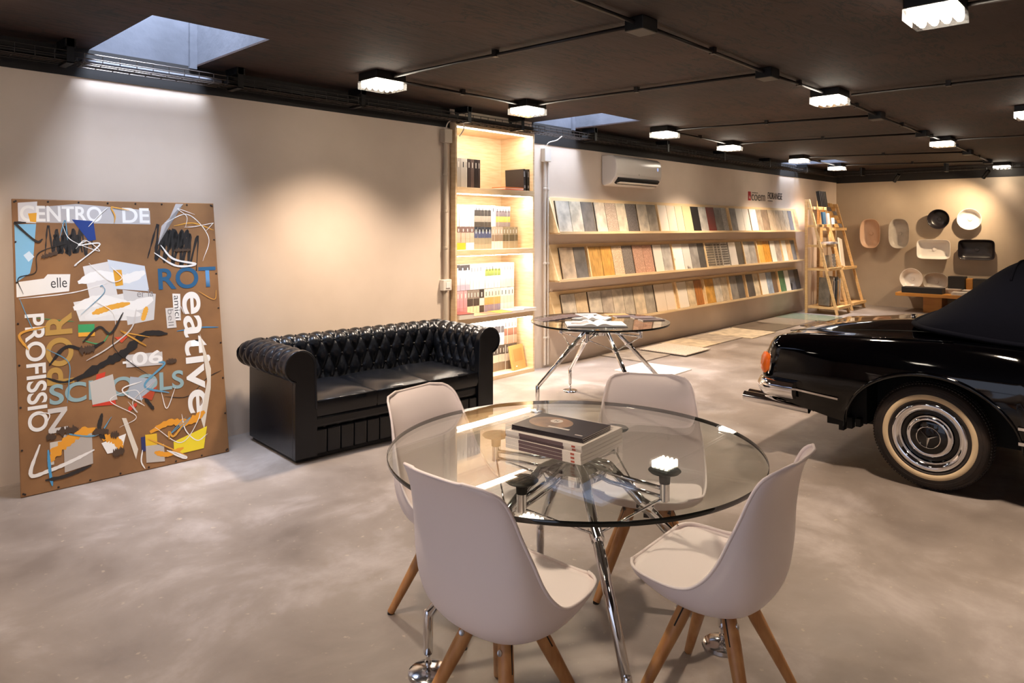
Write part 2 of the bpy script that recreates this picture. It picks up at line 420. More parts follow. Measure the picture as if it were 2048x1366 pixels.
# cable tray along the long wall
tray_skylit = mat('tray_wire_skylit', '#57504c', .35, .8)  # same black wire, lit by the skylights: brightness put into the colour
traydark = mat('tray_dark', '#1e1714', .5, .2)
ct = thing('cable_tray', 'dark wire cable tray running along the top of the long wall', 'cable tray', (0, 0, 0))
def tray(x0, x1, m, nm):
    ws = MB(); ya, yb, z0, z1 = 4.90, 5.05, 2.565, 2.625
    for (y, z) in ((ya, z0), (ya + .05, z0), (yb - .05, z0), (yb, z0), (ya, z1), (yb, z1), (ya, (z0 + z1) / 2)):
        ws.tube([(x0, y, z), (x1, y, z)], .0032, 5)
    x = x0
    while x <= x1:
        ws.tube([(x, ya, z1), (x, ya, z0), (x, yb, z0), (x, yb, z1)], .0028, 5); x += .1
    o = ws.build(nm, m, ct, fix=False); o['kind'] = 'stuff'; return o
tray(XB + .1, 1.35, traydark, 'wire_section'); tray(1.36, 2.25, tray_skylit, 'wire_section'); tray(2.26, 5.6, traydark, 'wire_section')
tray(5.61, 6.45, tray_skylit, 'wire_section'); tray(6.46, 14.9, traydark, 'wire_section')
for (x0, x1) in ((XB + .1, 1.33), (2.28, 5.58), (6.5, 14.9)):
    MB().box(x0, x1, 4.93, 5.02, 2.569, 2.573).build('tray_cover', mat('tray_plate', '#3a2a20', .55), ct)
    MB().box(x0, x1, 4.935, 5.02, 2.58, 2.612).build('cable_bundle', mat('black_cable', '#0d0b0a', .6), ct, bevel=.01)
MB().box(1.36, 2.25, 4.955, 5.035, 2.5795, 2.604).build('cable_bundle', mat('grey_cable', '#55565c', .6), ct, bevel=.01)
for x in (-1.2, .3, 1.28, 2.35, 3.4, 4.6, 5.35, 6.6, 8.2, 9.8, 11.4, 13.0, 14.4):
    hg = MB(); hg.box(x - .02, x + .02, 4.885, 5.065, 2.55, 2.556); hg.box(x - .02, x + .02, 4.885, 4.89, 2.55, ZC); hg.box(x - .02, x + .02, 5.06, 5.065, 2.55, ZC)
    hg.box(x - .03, x + .03, 4.885, 5.065, ZC - .05, ZC); hg.build('hanger_bracket', BLACKP, ct)
# tray on the basin wall
ct2 = thing('cable_tray', 'dark cable tray along the top of the basin wall', 'cable tray')
ws = MB()
for (xx, z) in ((14.42, 2.565), (14.47, 2.565), (14.57, 2.565), (14.42, 2.62), (14.57, 2.62)): ws.tube([(xx, YR + .1, z), (xx, 4.85, z)], .0035, 5)
y = -1.0
while y < 4.8: ws.tube([(14.42, y, 2.62), (14.42, y, 2.565), (14.57, y, 2.565), (14.57, y, 2.62)], .003, 4); y += .1
o = ws.build('wire_section', traydark, ct2, fix=False); o['kind'] = 'stuff'
for y in (4.4, 3.0, 1.6, .2, -1.2): MB().box(14.40, 14.59, y - .02, y + .02, 2.55, ZC).build('hanger_bracket', BLACKP, ct2)
# two spotlights under it
def track_spot(y, tgt, power, label):
    p = Vector((14.47, y, 2.47)); t = thing('track_spotlight', label, 'spotlight', p)
    d = (Vector(tgt) - p).normalized(); q = d.to_track_quat('Z', 'Y').to_matrix().to_4x4()
    MB().lathe([(.0, -.09), (.028, -.088), (.032, -.08), (.032, .08), (.028, .082), (.026, .07), (0, .068)], 20, q).build('barrel', BLACKP, t, smooth=40)
    MB().box(-.012, .012, -.012, .012, .02, .11).build('mount', BLACKP, t)
    spot(tuple(p + d * .1), power, 125, .9, (1.0, .74, .48), tgt, .03)
track_spot(2.40, (15.2, 3.6, .9), 120, 'black track spotlight aimed at the basins, under the far lamp')
track_spot(3.80, (15.2, 4.8, 1.2), 12, 'black track spotlight nearest the corner with the ladder racks')

# ================================================================== wall services beside the bookshelf
pvc = mat('painted_pvc', '#b9ab98', .55)
pvcw = mat('white_pvc', '#d9d0c4', .5)
def wall_conduit(x, m, label, ztop, zbot, r=.02):
    t = thing('wall_conduit', label, 'conduit', (x, YW, 0))
    MB().tube([(0, -.03, zbot), (0, -.03, ztop)], r, 12).build('pipe', m, t, smooth=40)
    for z in (zbot + .3, (zbot + ztop) / 2, ztop - .3):
        MB().lathe([(r + .001, -.012), (r + .006, -.01), (r + .006, .01), (r + .001, .012)], 12, Matrix.Translation((0, -.03, z))).build('pipe_collar', m, t)
    return t
wall_conduit(4.475, pvc, 'beige painted wall pipe on the sofa side of the bookshelf', 2.36, 1.06)
wall_conduit(4.475, pvc, 'beige wall pipe below the switch box, behind the sofa', .95, .02)
wall_conduit(5.93, pvcw, 'pale wall pipe between the bookshelf and the tile rails', 2.28, .03, .014)
wall_conduit(5.985, pvcw, 'thinner pale pipe beside the tile rails', 2.28, .03, .01)
b1 = MB().box(4.43, 4.53, YW - .07, YW, 2.36, 2.49).build('junction_box', pvc, bevel=.006)
tag(b1, 'beige junction box on top of the pipe beside the bookshelf', 'junction box')
b1 = MB().box(5.90, 6.01, YW - .06, YW, 2.28, 2.43).build('junction_box', pvcw, bevel=.006)
tag(b1, 'white junction box on top of the pipes beside the tile rails', 'junction box')
t = thing('switch_box', 'white surface switch box on the pipe behind the sofa', 'switch', (4.475, YW, 1.0))
MB().box(-.05, .055, -.06, 0, -.05, .055).build('body', pvcw, t, bevel=.006)
MB().box(-.02, .03, -.066, -.06, -.025, .03).build('rocker', WHITEP, t, bevel=.002)
for nm, pts, lb in (('cable', [(4.48, 5.09, 2.49), (4.48, 5.06, 2.55), (4.52, 5.0, 2.6), (4.6, 4.95, 2.6)], 'white cable arching from the beige junction box to the tray'),
                    ('cable', [(4.6, 5.03, 2.43), (4.62, 4.99, 2.5), (4.58, 4.96, 2.58)], 'thin cable hanging at the bookshelf top corner'),
                    ('cable', [(5.95, 5.09, 2.43), (5.96, 5.06, 2.49), (6.05, 5.02, 2.52), (6.1, 4.98, 2.57)], 'white cable looping from the white junction box to the tray')):
    o = MB().tube([curve([(i,) + p for i, p in enumerate(pts)], k * (len(pts) - 1) / 12) for k in range(13)], .006, 6).build(nm, pvcw, smooth=True)
    tag(o, lb, 'cable')

# ================================================================== bookshelf in the niche
sh = thing('bookshelf', 'tall recessed birch bookshelf with glowing shelf lights', 'bookshelf', (0, 0, 0))
SX0, SX1, SY0, SY1 = 4.565, 5.715, 5.05, 5.55
MB().box(SX0, SX0 + .022, SY0, SY1, 0, 2.575).build('side_panel', WOOD, sh, bevel=.001)
MB().box(SX1 - .025, SX1, SY0, SY1, 0, 2.575).build('side_panel', WOOD, sh, bevel=.001)
MB().box(SX0 + .022, SX1 - .025, SY1 - .02, SY1, 0, 2.575).build('back_panel', WOOD, sh)
LV = [(0, .04), (.605, .66), (1.275, 1.33), (1.885, 1.945), (2.535, 2.575)]
strip_m = emission('led_strip_glow', (1.0, .93, .82), 22)
for i, (z0, z1) in enumerate(LV):
    MB().box(SX0 + .022, SX1 - .025, SY0 + (0 if i else .0), SY1 - .02, z0, z1).build('shelf_board', WOOD, sh, bevel=.001)
    if i:
        MB().box(SX0 + .03, SX1 - .03, SY0 + .035, SY0 + .05, z0 - .008, z0 - .0005).build('led_strip', strip_m, sh)
        a = area(((SX0 + SX1) / 2, SY0 + .055, z0 - .012), 1.06, .02, 6.5, (1.0, .88, .75), (math.radians(15), 0, 0))  # area lamp that casts the light of the shelf's LED strip
# catalogues and books
BM = {}
def bmcol(h, r=.35):
    if h not in BM: BM[h] = mat('print_' + h.strip('#'), h, r)
    return BM[h]
def book(x0, wd, y0, dp, z0, ht, cols, label, name='book', group=None):
    m = MB(); n = len(cols)
    m.box(x0 + .001, x0 + wd - .001, y0 + .002, y0 + dp, z0, z0 + ht - .001, 0)
    fr = {3: (0, .34, .64, 1), 2: (0, .5, 1), 1: (0, 1), 4: (0, .22, .5, .78, 1)}[n]
    for k, c in enumerate(cols):           # bottom to top bands of the printed spine
        m.box(x0 + .0008, x0 + wd - .0008, y0, y0 + .0021, z0 + ht * fr[k] + .0005, z0 + ht * fr[k + 1] - .0005, k + 1)
    m.box(x0 + wd * .4, x0 + wd * .6, y0 - .0006, y0 + .001, z0 + ht * .7, z0 + ht * .88, n + 1)
    lab = '#2a2a2c' if sum(lin(cols[-1])[:3]) > 1.2 else '#d8d4cc'
    o = m.build(name, [bmcol('#e6e0d6')] + [bmcol(c) for c in cols] + [bmcol(lab)], fix=False)
    return tag(o, label, 'book', group)
def row(x0, x1, n, y0, z0, ht, cols, desc, where, group, start, dp=.2):
    w = (x1 - x0) / n
    for i in range(n):
        book(x0 + i * w, w - .002, y0 + random.uniform(0, .006), dp, z0, ht * random.uniform(.985, 1.0), cols, '%s, %s from left, %s' % (desc, ORD[start + i], where), group=group)
    return start + n
Z = 1.945; k = 0; W_ = 'top compartment'
TC = [('#d9d4cc', .05, 'white ring binder with a red tab'), ('#a8a39c', .062, 'grey catalogue binder'), ('#a39e98', .062, 'grey catalogue binder'), ('#b5b0a9', .062, 'grey catalogue binder'), ('#c4bfb7', .02, 'thin pale grey catalogue'), ('#3d3230', .05, 'dark brown catalogue binder'), ('#5a4a44', .045, 'brown catalogue with a photo spine'), ('#2d2523', .05, 'black catalogue binder'), ('#3a302e', .035, 'narrow black catalogue with white print')]
x = 4.60
for i, (c_, w_, d_) in enumerate(TC):
    book(x, w_, 5.2, .22, Z, .30, [c_], '%s, %s from the left in the %s' % (d_, ORD[i], W_), 'catalogue_binder', 'binders in the top compartment'); x += w_ + .001
MB().box(4.60, 4.625, 5.196, 5.1995, Z + .06, Z + .15).build('red_tab', bmcol('#a5161c'), bpy.data.objects['catalogue_binder'])
for i, (dx, rz, lb) in enumerate(((5.60, -.05, 'upright black box folder leaning in the top compartment'), (5.655, 0, 'black box folder against the shelf side in the top compartment'))):
    M = Matrix.Translation((dx, 5.1, Z)) @ Matrix.Rotation(rz, 4, 'Y')
    o = MB().box(0, .032, 0, .27, 0, .235, 0, M).box(.006, .026, -.001, .001, .03, .06, 1, M).box(.006, .026, -.001, .001, .15, .21, 1, M).build('box_folder', [mat('folder_black', '#2c2928', .6), bmcol('#8a8c90')], fix=False)
    tag(o, lb, 'folder', 'black box folders')
for i, (c_, lb) in enumerate((('#c9522e', 'red-edged magazine at the bottom of the small flat pile'), ('#d8d4cc', 'white magazine in the middle of the small flat pile'), ('#d4763f', 'orange magazine on top of the small flat pile'))):
    M = Matrix.Translation((5.3 + .01 * i, 5.09 + .008 * i, Z + .0005 + .011 * i))
    tag(MB().box(0, .28, 0, .2, 0, .0105, 0, M).build('magazine', bmcol(c_)), lb + ' in the top compartment', 'magazine', 'flat pile in the top compartment')
# second compartment
Z = 1.33; G = 'catalogues in the second compartment'; U = 'upper row, second compartment'; Lw = 'lower row, second compartment'
o = MB().box(4.60, 4.84, 5.2, 5.38, Z, Z + .068).build('storage_box', mat('orange_card', '#e9a02c', .6), bevel=.002); tag(o, 'small orange card box under the brown catalogues', 'box')
o = MB().box(4.845, 4.958, 5.2, 5.38, Z, Z + .068).build('storage_box', bmcol('#e8e2d8'), bevel=.002); tag(o, 'small white box beside the orange card box', 'box')
n = row(4.60, 4.958, 6, 5.2, Z + .069, .16, ['#b59c8c', '#b8a193', '#6e5a58'], 'small brown catalogue with a pale base', Lw, G, 0, .18)
n = row(4.963, 5.213, 5, 5.2, Z, .23, ['#a8927c', '#8d8470', '#4e5470', '#33363f'], 'catalogue with a blue and olive photo spine', Lw, G, n)
n = row(5.216, 5.38, 4, 5.2, Z, .23, ['#d6cabb', '#8b7866', '#a99a8a'], 'brown and cream striped catalogue', Lw, G, n)
n = row(5.383, 5.614, 5, 5.2, Z, .23, ['#9b8b6e', '#5d533f', '#8a7c62'], 'olive catalogue with dark bands', Lw, G, n)
Z2 = Z + .2305
n = row(4.60, 4.755, 2, 5.2, Z2, .222, ['#e6d9cd', '#dcd2c8', '#e9e4dd'], 'cream catalogue', U, G, 0)
n = row(4.757, 4.96, 6, 5.2, Z2, .222, ['#c9cdd0', '#d9dcde', '#dfe1e2'], 'silver white catalogue', U, G, n)
n = row(4.963, 5.205, 5, 5.2, Z2, .222, ['#4c453f', '#8b8378', '#3e3a38', '#e4e0da'], 'white catalogue with a dark photo spine', U, G, n)
n = row(5.208, 5.273, 1, 5.2, Z2, .222, ['#e8c9c4', '#eed8d2'], 'pink catalogue', U, G, n)
n = row(5.276, 5.495, 5, 5.2, Z2, .216, ['#8f7f78', '#c8a35a', '#6f6568', '#b9b2b4'], 'grey catalogue with a gold stripe', U, G, n)
# third compartment
Z = .66; G = 'catalogues in the third compartment'; U = 'upper row, third compartment'; Lw = 'lower row, third compartment'
n = row(4.60, 4.90, 6, 5.24, Z, .255, ['#b77f86', '#bf8a90', '#c08e92'], 'dusty pink catalogue', Lw, G, 0, .19)
n = row(4.903, 5.075, 4, 5.24, Z, .255, ['#dccaa6', '#4a423c', '#7d736a'], 'grey catalogue with cream and black print', Lw, G, n, .19)
n = row(5.078, 5.145, 1, 5.24, Z, .255, ['#4a433d', '#e2d8c6', '#3c3733'], 'black catalogue with a white panel', Lw, G, n, .19)
n = row(5.148, 5.385, 5, 5.24, Z, .255, ['#8a8090', '#c79a5e', '#e5d9bd'], 'catalogue with a tan band and grey base', Lw, G, n, .19)
n = row(5.388, 5.6, 4, 5.24, Z, .255, ['#ead9cd', '#e0c8b6', '#ecdfd2'], 'pale peach catalogue', Lw, G, n, .19)
Z2 = Z + .2555
n = row(4.60, 4.94, 5, 5.24, Z2, .262, ['#a9a0ae', '#bdb6c2', '#e6e3e3', '#3a3638'], 'white and lavender catalogue', U, G, 0, .19)
n = row(4.943, 5.155, 5, 5.24, Z2, .262, ['#dcd2d2', '#e4dddb', '#e8e4e0'], 'plain white catalogue', U, G, n, .19)
n = row(5.158, 5.385, 5, 5.24, Z2, .262, ['#cfc6cc', '#e6e3df', '#7f8a4a', '#d8d2d6'], 'white catalogue with a green plant motif', U, G, n, .19)
n = row(5.388, 5.6, 5, 5.24, Z2, .262, ['#e8cdbd', '#e9d5c8', '#eadfd6'], 'white and peach catalogue', U, G, n, .19)
MG = [('#7a4038', .05, 'brown'), ('#caa070', .022, 'tan'), ('#a9735a', .018, 'terracotta'), ('#d99a3c', .02, 'amber'), ('#b9bab6', .026, 'grey'), ('#d8d2cc', .034, 'white')]
for i, (c_, th, nm) in enumerate(MG):
    t = thing('magazine', '%s magazine lying on the shelf edge above the sofa arm, %s in the fan' % (nm, ORD[i]), 'magazine', (4.60 + i * .185, 5.03, Z), -.1, 'fanned magazines on the third shelf')
    MB().box(0, .178, 0, .2, .0005, th * .9).build('pages', bmcol('#ddd4c8'), t)
    MB().box(-.002, .18, -.001, .202, th * .9, th).build('cover', bmcol(c_), t)
# bottom compartment
Z = .04; G = 'catalogues in the bottom compartment'; U = 'upper row, bottom compartment'; Lw = 'lower row, bottom compartment'
n = row(4.60, 5.03, 8, 5.2, Z, .27, ['#8f8478', '#6f655c', '#a69b8e'], 'grey brown catalogue behind the sofa', Lw, G, 0)
n = row(5.035, 5.42, 8, 5.2, Z, .27, ['#8a7a68', '#d9cdb9', '#5f554c'], 'dark catalogue with cream bands', Lw, G, n)
n = row(5.425, 5.6, 4, 5.2, Z, .27, ['#8a7a68', '#d9cdb9', '#5f554c'], 'dark catalogue behind the kraft box', Lw, G, n)
Z2 = Z + .2705
n = row(4.85, 5.15, 5, 5.2, Z2, .26, ['#dcd8d2', '#e5e2dd'], 'white catalogue above the sofa arm', U, G, 0)
n = row(5.155, 5.4, 5, 5.2, Z2, .26, ['#cfccc8', '#e4e2df', '#4a4546', '#e8e5e1'], 'white catalogue with a black mark', U, G, n)
n = row(5.405, 5.6, 4, 5.2, Z2, .26, ['#b88a74', '#7a5242', '#c9a18c'], 'copper brown catalogue', U, G, n)
M = Matrix.Translation((5.43, 5.085, Z)) @ Matrix.Rotation(.16, 4, 'Z') @ Matrix.Rotation(-.2, 4, 'X')
o = MB().box(0, .235, 0, .03, .004, .26, 0, M).box(.04, .2, -.001, .0, .09, .22, 1, M).box(.05, .075, -.001, 0, .035, .045, 2, M).build('storage_box', [mat('kraft_card', '#cf9d5c', .6), mat('kraft_print', '#c08d4e', .6), bmcol('#e8e2d8')], fix=False)
tag(o, 'flat kraft card box leaning at the bottom of the bookshelf', 'box')

# ================================================================== painted board leaning on the wall
BW, BH = 1.20, 1.745
lean = math.atan2(.275, 1.72)
bd = thing('painted_board', 'large brown hardboard panel with collaged lettering and paint, leaning on the wall', 'artwork', (1.012, 4.815, .002), (-lean, 0, math.radians(-2.2)))
hard = mat('hardboard', '#93683f', .6, col2='#7d5734', nscale=3.5, detail=8)
MB().box(0, BW, 0, .012, 0, BH).build('panel', hard, bd, bevel=.004)
LAY = [0]
def P(name, col, pts, rough=.6, soft=True):
    """flat paint or paper patch on the panel front"""
    LAY[0] += 1; d = -.0004 - .00003 * LAY[0]
    m = mat('paint_' + col.strip('#'), col, rough, col2=None)
    return MB().prism(pts, lambda a, b: Vector((a, d, b)), lambda a, b: Vector((a, 0.001, b))).build(name, m, bd)
def S(name, col, pts, w, n=24, taper=True, wob=.15):
    """brush stroke through points"""
    LAY[0] += 1; d = -.0004 - .00003 * LAY[0]
    tab = [(i,) + tuple(p) for i, p in enumerate(pts)]; L_ = []; R_ = []
    nn = max(n, 6 * len(pts))
    for k in range(nn + 1):
        t = k / nn * (len(pts) - 1); x, y = curve(tab, t); x2, y2 = curve(tab, min(t + .02, len(pts) - 1)); x1, y1 = curve(tab, max(t - .02, 0))
        dx, dy = x2 - x1, y2 - y1; q = math.hypot(dx, dy) or 1; ww = w * (1 + random.uniform(-wob, wob)) / 2
        if taper: ww *= min(1, .35 + 4 * min(k, nn - k) / nn)
        L_.append((x - dy / q * ww, y + dx / q * ww)); R_.append((x + dy / q * ww, y - dx / q * ww))
    vs = [Vector((a, d, b)) for a, b in L_] + [Vector((a, d, b)) for a, b in R_]
    fs = [(k, k + 1, nn + 2 + k, nn + 1 + k) for k in range(nn)]
    return MB().add(vs, fs).build(name, mat('paint_' + col.strip('#'), col, .6), bd, fix=False)
def T(body, col, a, b_, wd, ht, ang=0, bold=.02, name='lettering'):
    LAY[0] += 1; d = -.0004 - .00003 * LAY[0]
    M = Matrix.Translation((a, d, b_)) @ Matrix.Rotation(-math.radians(ang), 4, 'Y') @ Matrix.Rotation(PI / 2, 4, 'X')
    return text_obj(name, body, (wd, ht), M, mat('paint_' + col.strip('#'), col, .6), bd, bold)
GR, WH, CR, BK = '#b9b2ae', '#ece7df', '#d8cbb8', '#1b1714'
P('paper_patch', '#d8d2ce', [(.03, 1.72), (.13, 1.73), (.12, 1.595), (.03, 1.6)])
P('paper_patch', GR, [(.13, 1.695), (.34, 1.72), (.77, 1.685), (.77, 1.59), (.12, 1.6)])
T('CENTRO', WH, .04, 1.605, .44, .1); T('DE', WH, .60, 1.60, .165, .1)
P('paper_patch', '#7fb6d6', [(.01, 1.59), (.12, 1.59), (.10, 1.39), (.08, 1.29), (.01, 1.24)])
P('paper_patch', '#cfe0ec', [(.05, 1.40), (.08, 1.425), (.105, 1.39), (.075, 1.36)])
P('paper_patch', '#e3a32b', [(.08, 1.655), (.125, 1.66), (.12, 1.6), (.09, 1.605)])
P('paper_patch', WH, [(.01, 1.24), (.15, 1.255), (.17, 1.28), (.29, 1.275), (.28, 1.17), (.01, 1.15)])
T('elle', '#3a3532', .185, 1.195, .085, .062, 0, .0)
# loose overlapping washes and slashes fill the middle
for i, (pts, c_) in enumerate([
    ([(.36, 1.32), (.52, 1.35), (.55, 1.12), (.40, 1.06)], '#dcd6d0'), ([(.5, 1.36), (.72, 1.31), (.74, 1.14), (.53, 1.17)], '#d2d6da'),
    ([(.30, 1.1), (.62, 1.14), (.60, .96), (.33, .98)], '#e2ddd5'), ([(.58, 1.16), (.78, 1.12), (.76, .95), (.60, .93)], '#cfcac4')]):
    P('paint_wash', c_, pts)
for (p, c_, w_) in [([(.33, 1.22), (.46, 1.26), (.6, 1.23), (.72, 1.27)], '#f0ece5', .06), ([(.3, 1.06), (.45, 1.1), (.62, 1.05), (.76, 1.09)], '#efeae2', .07), ([(.36, 1.0), (.5, 1.03), (.68, .99)], '#e9e4dc', .05)]:
    S('brush_stroke', c_, p, w_)
P('paper_patch', '#e0a02a', [(.53, 1.29), (.58, 1.29), (.585, 1.19), (.54, 1.185)])
S('brush_stroke', '#e5a438', [(.40, 1.02), (.5, 1.05), (.62, 1.07)], .035); S('brush_stroke', '#e5a438', [(.69, .95), (.72, 1.04)], .03)
T('er la', '#8d8884', .665, 1.105, .10, .048, 0, 0)
# black scribbles: zig-zag, not figures
zz = [(.16 + .022 * i, 1.40 + (.17 if i % 2 else 0) + .012 * math.sin(i * 1.7)) for i in range(13)]
S('charcoal_scribble', '#2a231e', zz, .014, 90, wob=.5)
zz = [(.2 + .02 * i, 1.43 + (.09 if i % 2 else -.02)) for i in range(9)]
S('charcoal_scribble', BK, zz, .022, 70, wob=.4)
zz = [(.74 + .026 * i + (.05 if i % 2 else 0), 1.36 + (.24 if i % 2 else 0) - .008 * i) for i in range(13)]
S('charcoal_scribble', '#211b18', zz, .018, 90, wob=.5)
zz = [(.80 + .02 * i + (.03 if i % 2 else 0), 1.42 + (.13 if i % 2 else 0)) for i in range(11)]
S('charcoal_scribble', BK, zz, .024, 70, wob=.5)
P('paper_patch', '#17357a', [(.31, 1.62), (.43, 1.61), (.44, 1.49), (.40, 1.48)])
P('paper_patch', GR, [(.99, 1.735), (.94, 1.735), (.81, 1.45), (.84, 1.58)])
S('pencil_line', '#d99a3a', [(.92, 1.58), (1.05, 1.6), (1.19, 1.55)], .008); S('pencil_line', WH, [(.86, 1.6), (1.02, 1.66), (1.15, 1.5), (1.1, 1.33)], .005)
S('pencil_line', WH, [(.02, 1.14), (.3, 1.16), (.5, 1.21)], .006); S('pencil_line', '#4c8f58', [(.1, 1.02), (.3, .98)], .005); S('pencil_line', '#4c8f58', [(.34, .86), (.44, .83), (.5, .9)], .008)
S('pencil_line', '#3f83ad', [(.9, .86), (1.05, .87), (1.18, .86)], .008); S('pencil_line', '#2e2620', [(.8, .44), (.95, .42), (1.08, .52), (1.18, .56)], .005)
T('ROT', '#235a80', .80, 1.145, .385, .145)
# vertical lettering
T('eative', WH, .945, 1.12, .82, .165, -90, .015)
P('paper_patch', CR, [(1.05, .83), (1.11, .58), (1.1, .45), (1.04, .18), (1.02, .27), (1.08, .5)])
T('PROFISSIO', WH, .045, 1.045, .69, .10, -90)
T('POR', '#b98f45', .29, .61, .43, .145, 90)
T('SCHOOLS', '#8fa8a8', .155, .495, .77, .12, -1.2, .022)
P('paper_patch', '#c8c0b8', [(.58, .74), (.8, .735), (.8, .65), (.58, .66)]); T('-06', WH, .56, .665, .24, .085)
P('paper_patch', WH, [(.885, 1.115), (.935, 1.11), (.93, .93), (.885, .935)]); T('amici', '#4a4642', .893, 1.10, .155, .035, -90, 0)
P('paper_patch', '#d5cdc4', [(.835, 1.02), (.89, 1.02), (.90, .885), (.84, .885)]); T('bell', '#8d8680', .848, 1.01, .11, .035, -90, 0)
T('N', '#cfc6bc', .145, .475, .145, .10, -90); T('L', '#cbbfae', .15, .28, .13, .1, -90)
for c_, pts in [('#3c9a5c', [(.32, .96), (.41, .955), (.41, .905), (.32, .91)]), ('#e6a233', [(.32, .91), (.41, .905), (.41, .88), (.32, .885)]),
    ('#cc3b22', [(.41, .64), (.46, .65), (.445, .58), (.40, .58)]), ('#cc3b22', [(.46, .56), (.5, .57), (.51, .44), (.38, .45), (.38, .49), (.47, .485)]), ('#cc3b22', [(.58, .41), (.63, .43), (.63, .41), (.58, .38)]),
    ('#cc4a2a', [(.52, .86), (.6, .86), (.56, .82)]), (CR, [(.54, .35), (.565, .345), (.625, .14), (.61, .08)]), ('#e8cf2a', [(.84, .14), (1.06, .20), (1.03, .06), (.84, .055)]),
    ('#e2b429', [(.67, .22), (.74, .215), (.74, .13), (.67, .14)]), ('#b9aea2', [(.67, .15), (.78, .14), (.78, .03), (.67, .045)]), ('#2b2f5e', [(.645, .21), (.67, .21), (.67, .12), (.645, .12)]),
    ('#b3a79b', [(.22, .31), (.37, .3), (.37, .11), (.22, .09)]), ('#c4bbb0', [(.37, .6), (.5, .63), (.52, .47), (.38, .46)]), ('#a9aeb4', [(.6, .6), (.76, .56), (.66, .44), (.58, .47)]),
    (WH, [(.42, .22), (.56, .25), (.53, .15), (.45, .15)]), ('#b34526', [(.66, .46), (.76, .52), (.72, .43)])]:
    P('paper_patch', c_, pts)
S('brush_stroke', '#211b17', [(.30, .62), (.45, .7), (.58, .76), (.7, .86), (.84, .85)], .045, wob=.4)
S('brush_stroke', '#211b17', [(.16, .73), (.25, .83), (.36, .8), (.46, .84)], .02); S('brush_stroke', '#211b17', [(.14, .66), (.24, .62), (.36, .66)], .014)
S('brush_stroke', '#e3982a', [(.14, .17), (.2, .24), (.3, .3), (.4, .31)], .05, wob=.4); S('brush_stroke', '#e3982a', [(.42, .26), (.5, .22), (.53, .16)], .045, wob=.4)
S('brush_stroke', '#e3982a', [(.7, .23), (.82, .27), (.94, .25), (1.05, .3)], .045, wob=.4); S('brush_stroke', '#e3982a', [(.72, .1), (.8, .07), (.9, .09)], .03)
S('brush_stroke', '#e7e0d6', [(.10, .28), (.05, .12), (.14, .12), (.26, .15), (.38, .19)], .02); S('brush_stroke', '#4a93bd', [(.14, .24), (.145, .12), (.155, .03)], .016)
S('brush_stroke', '#2a231e', [(.12, .07), (.22, .07), (.36, .1)], .02); S('brush_stroke', '#2a231e', [(.43, .4), (.41, .3), (.44, .24)], .025); S('brush_stroke', '#2a231e', [(.68, .45), (.73, .37)], .02)
S('pencil_line', WH, [(.65, .13), (.64, .06), (.66, .01)], .008); S('pencil_line', WH, [(.9, .31), (.92, .2), (.99, .12), (1.06, .15)], .006)
rs = random.Random(11)
for i in range(34):
    a0, b0 = rs.uniform(.06, 1.1), rs.uniform(.08, 1.6); pts = [(a0, b0)]
    for k in range(rs.choice((2, 3, 4))):
        a0 = min(1.18, max(.02, a0 + rs.uniform(-.16, .16))); b0 = min(1.7, max(.03, b0 + rs.uniform(-.13, .13))); pts.append((a0, b0))
    S('pencil_line', rs.choice((WH, WH, '#2a231e', '#cfc6bc', '#d99a3a', '#5d93ad')), pts, rs.choice((.004, .005, .008, .013)))
for i in range(9):
    a0, b0 = rs.uniform(.1, 1.0), rs.uniform(.1, 1.5); w_ = rs.uniform(.05, .12)
    S('charcoal_smudge', '#4a3626', [(a0, b0), (a0 + w_, b0 + rs.uniform(-.03, .03))], rs.uniform(.02, .045), wob=.6)
sc = MB()
for i in range(8):
    for (a, b_) in ((.02 + (BW - .04) * i / 7, .015), (.02 + (BW - .04) * i / 7, BH - .015), (.012, .02 + (BH - .04) * i / 7), (BW - .012, .02 + (BH - .04) * i / 7)):
        sc.lathe([(0, .0), (.006, 0), (.006, .002), (0, .003)], 8, Matrix.Translation((a, 0, b_)) @ Matrix.Rotation(PI / 2, 4, 'X'))
o = sc.build('screw_heads', mat('screw_dark', '#2c2019', .5), bd); o['kind'] = 'stuff'

# ================================================================== leather sofa
leather = mat('dark_leather', '#080b12', .27, col2='#0d1119', nscale=7, bump=.05, bscale=55, spec=.45)
sf = thing('chesterfield_sofa', 'dark navy button-tufted leather three-seat sofa against the wall', 'sofa', (2.38, 4.19, 0), math.radians(-4.5))
SW, SD, AW = 1.70, .75, .155
RC, RR_, RZ = .118, .108, .635       # roll centre offset, radius, height
prof = []
def profile(v):
    """v in 0..1 -> (offset outward, z, normal_o, normal_z) ; up the inner face, over the roll, under it"""
    l1 = RZ - .34; l2 = RR_ * math.radians(252); s_ = v * (l1 + l2)
    if s_ < l1:
        u = s_ / l1; return (lerp(0, RC - RR_, u), .34 + s_, -1, 0.05, s_)
    q = PI - (s_ - l1) / RR_
    return (RC + RR_ * math.cos(q), RZ + RR_ * math.sin(q), math.cos(q), math.sin(q), s_)
PL = (RZ - .34) + RR_ * math.radians(252)
TWd, THt = .112, .118
def tuft(s_, v_, e0, e1):
    a = s_ / TWd + v_ / (2 * THt); b_ = s_ / TWd - v_ / (2 * THt)
    p = abs(math.sin(PI * a) * math.sin(PI * b_)) ** .55
    fade = min(1, max(0, e0 / .06)) * min(1, max(0, e1 / .06))
    lo = min(1, max(0, (PL - v_) / .08))
    p *= 1 - .45 * min(1, max(0, (v_ - (RZ - .34) - .10) / .08))
    return -.016 + (.031 * p * lo + .016 * (1 - lo)) * fade + .016 * (1 - fade) * .9
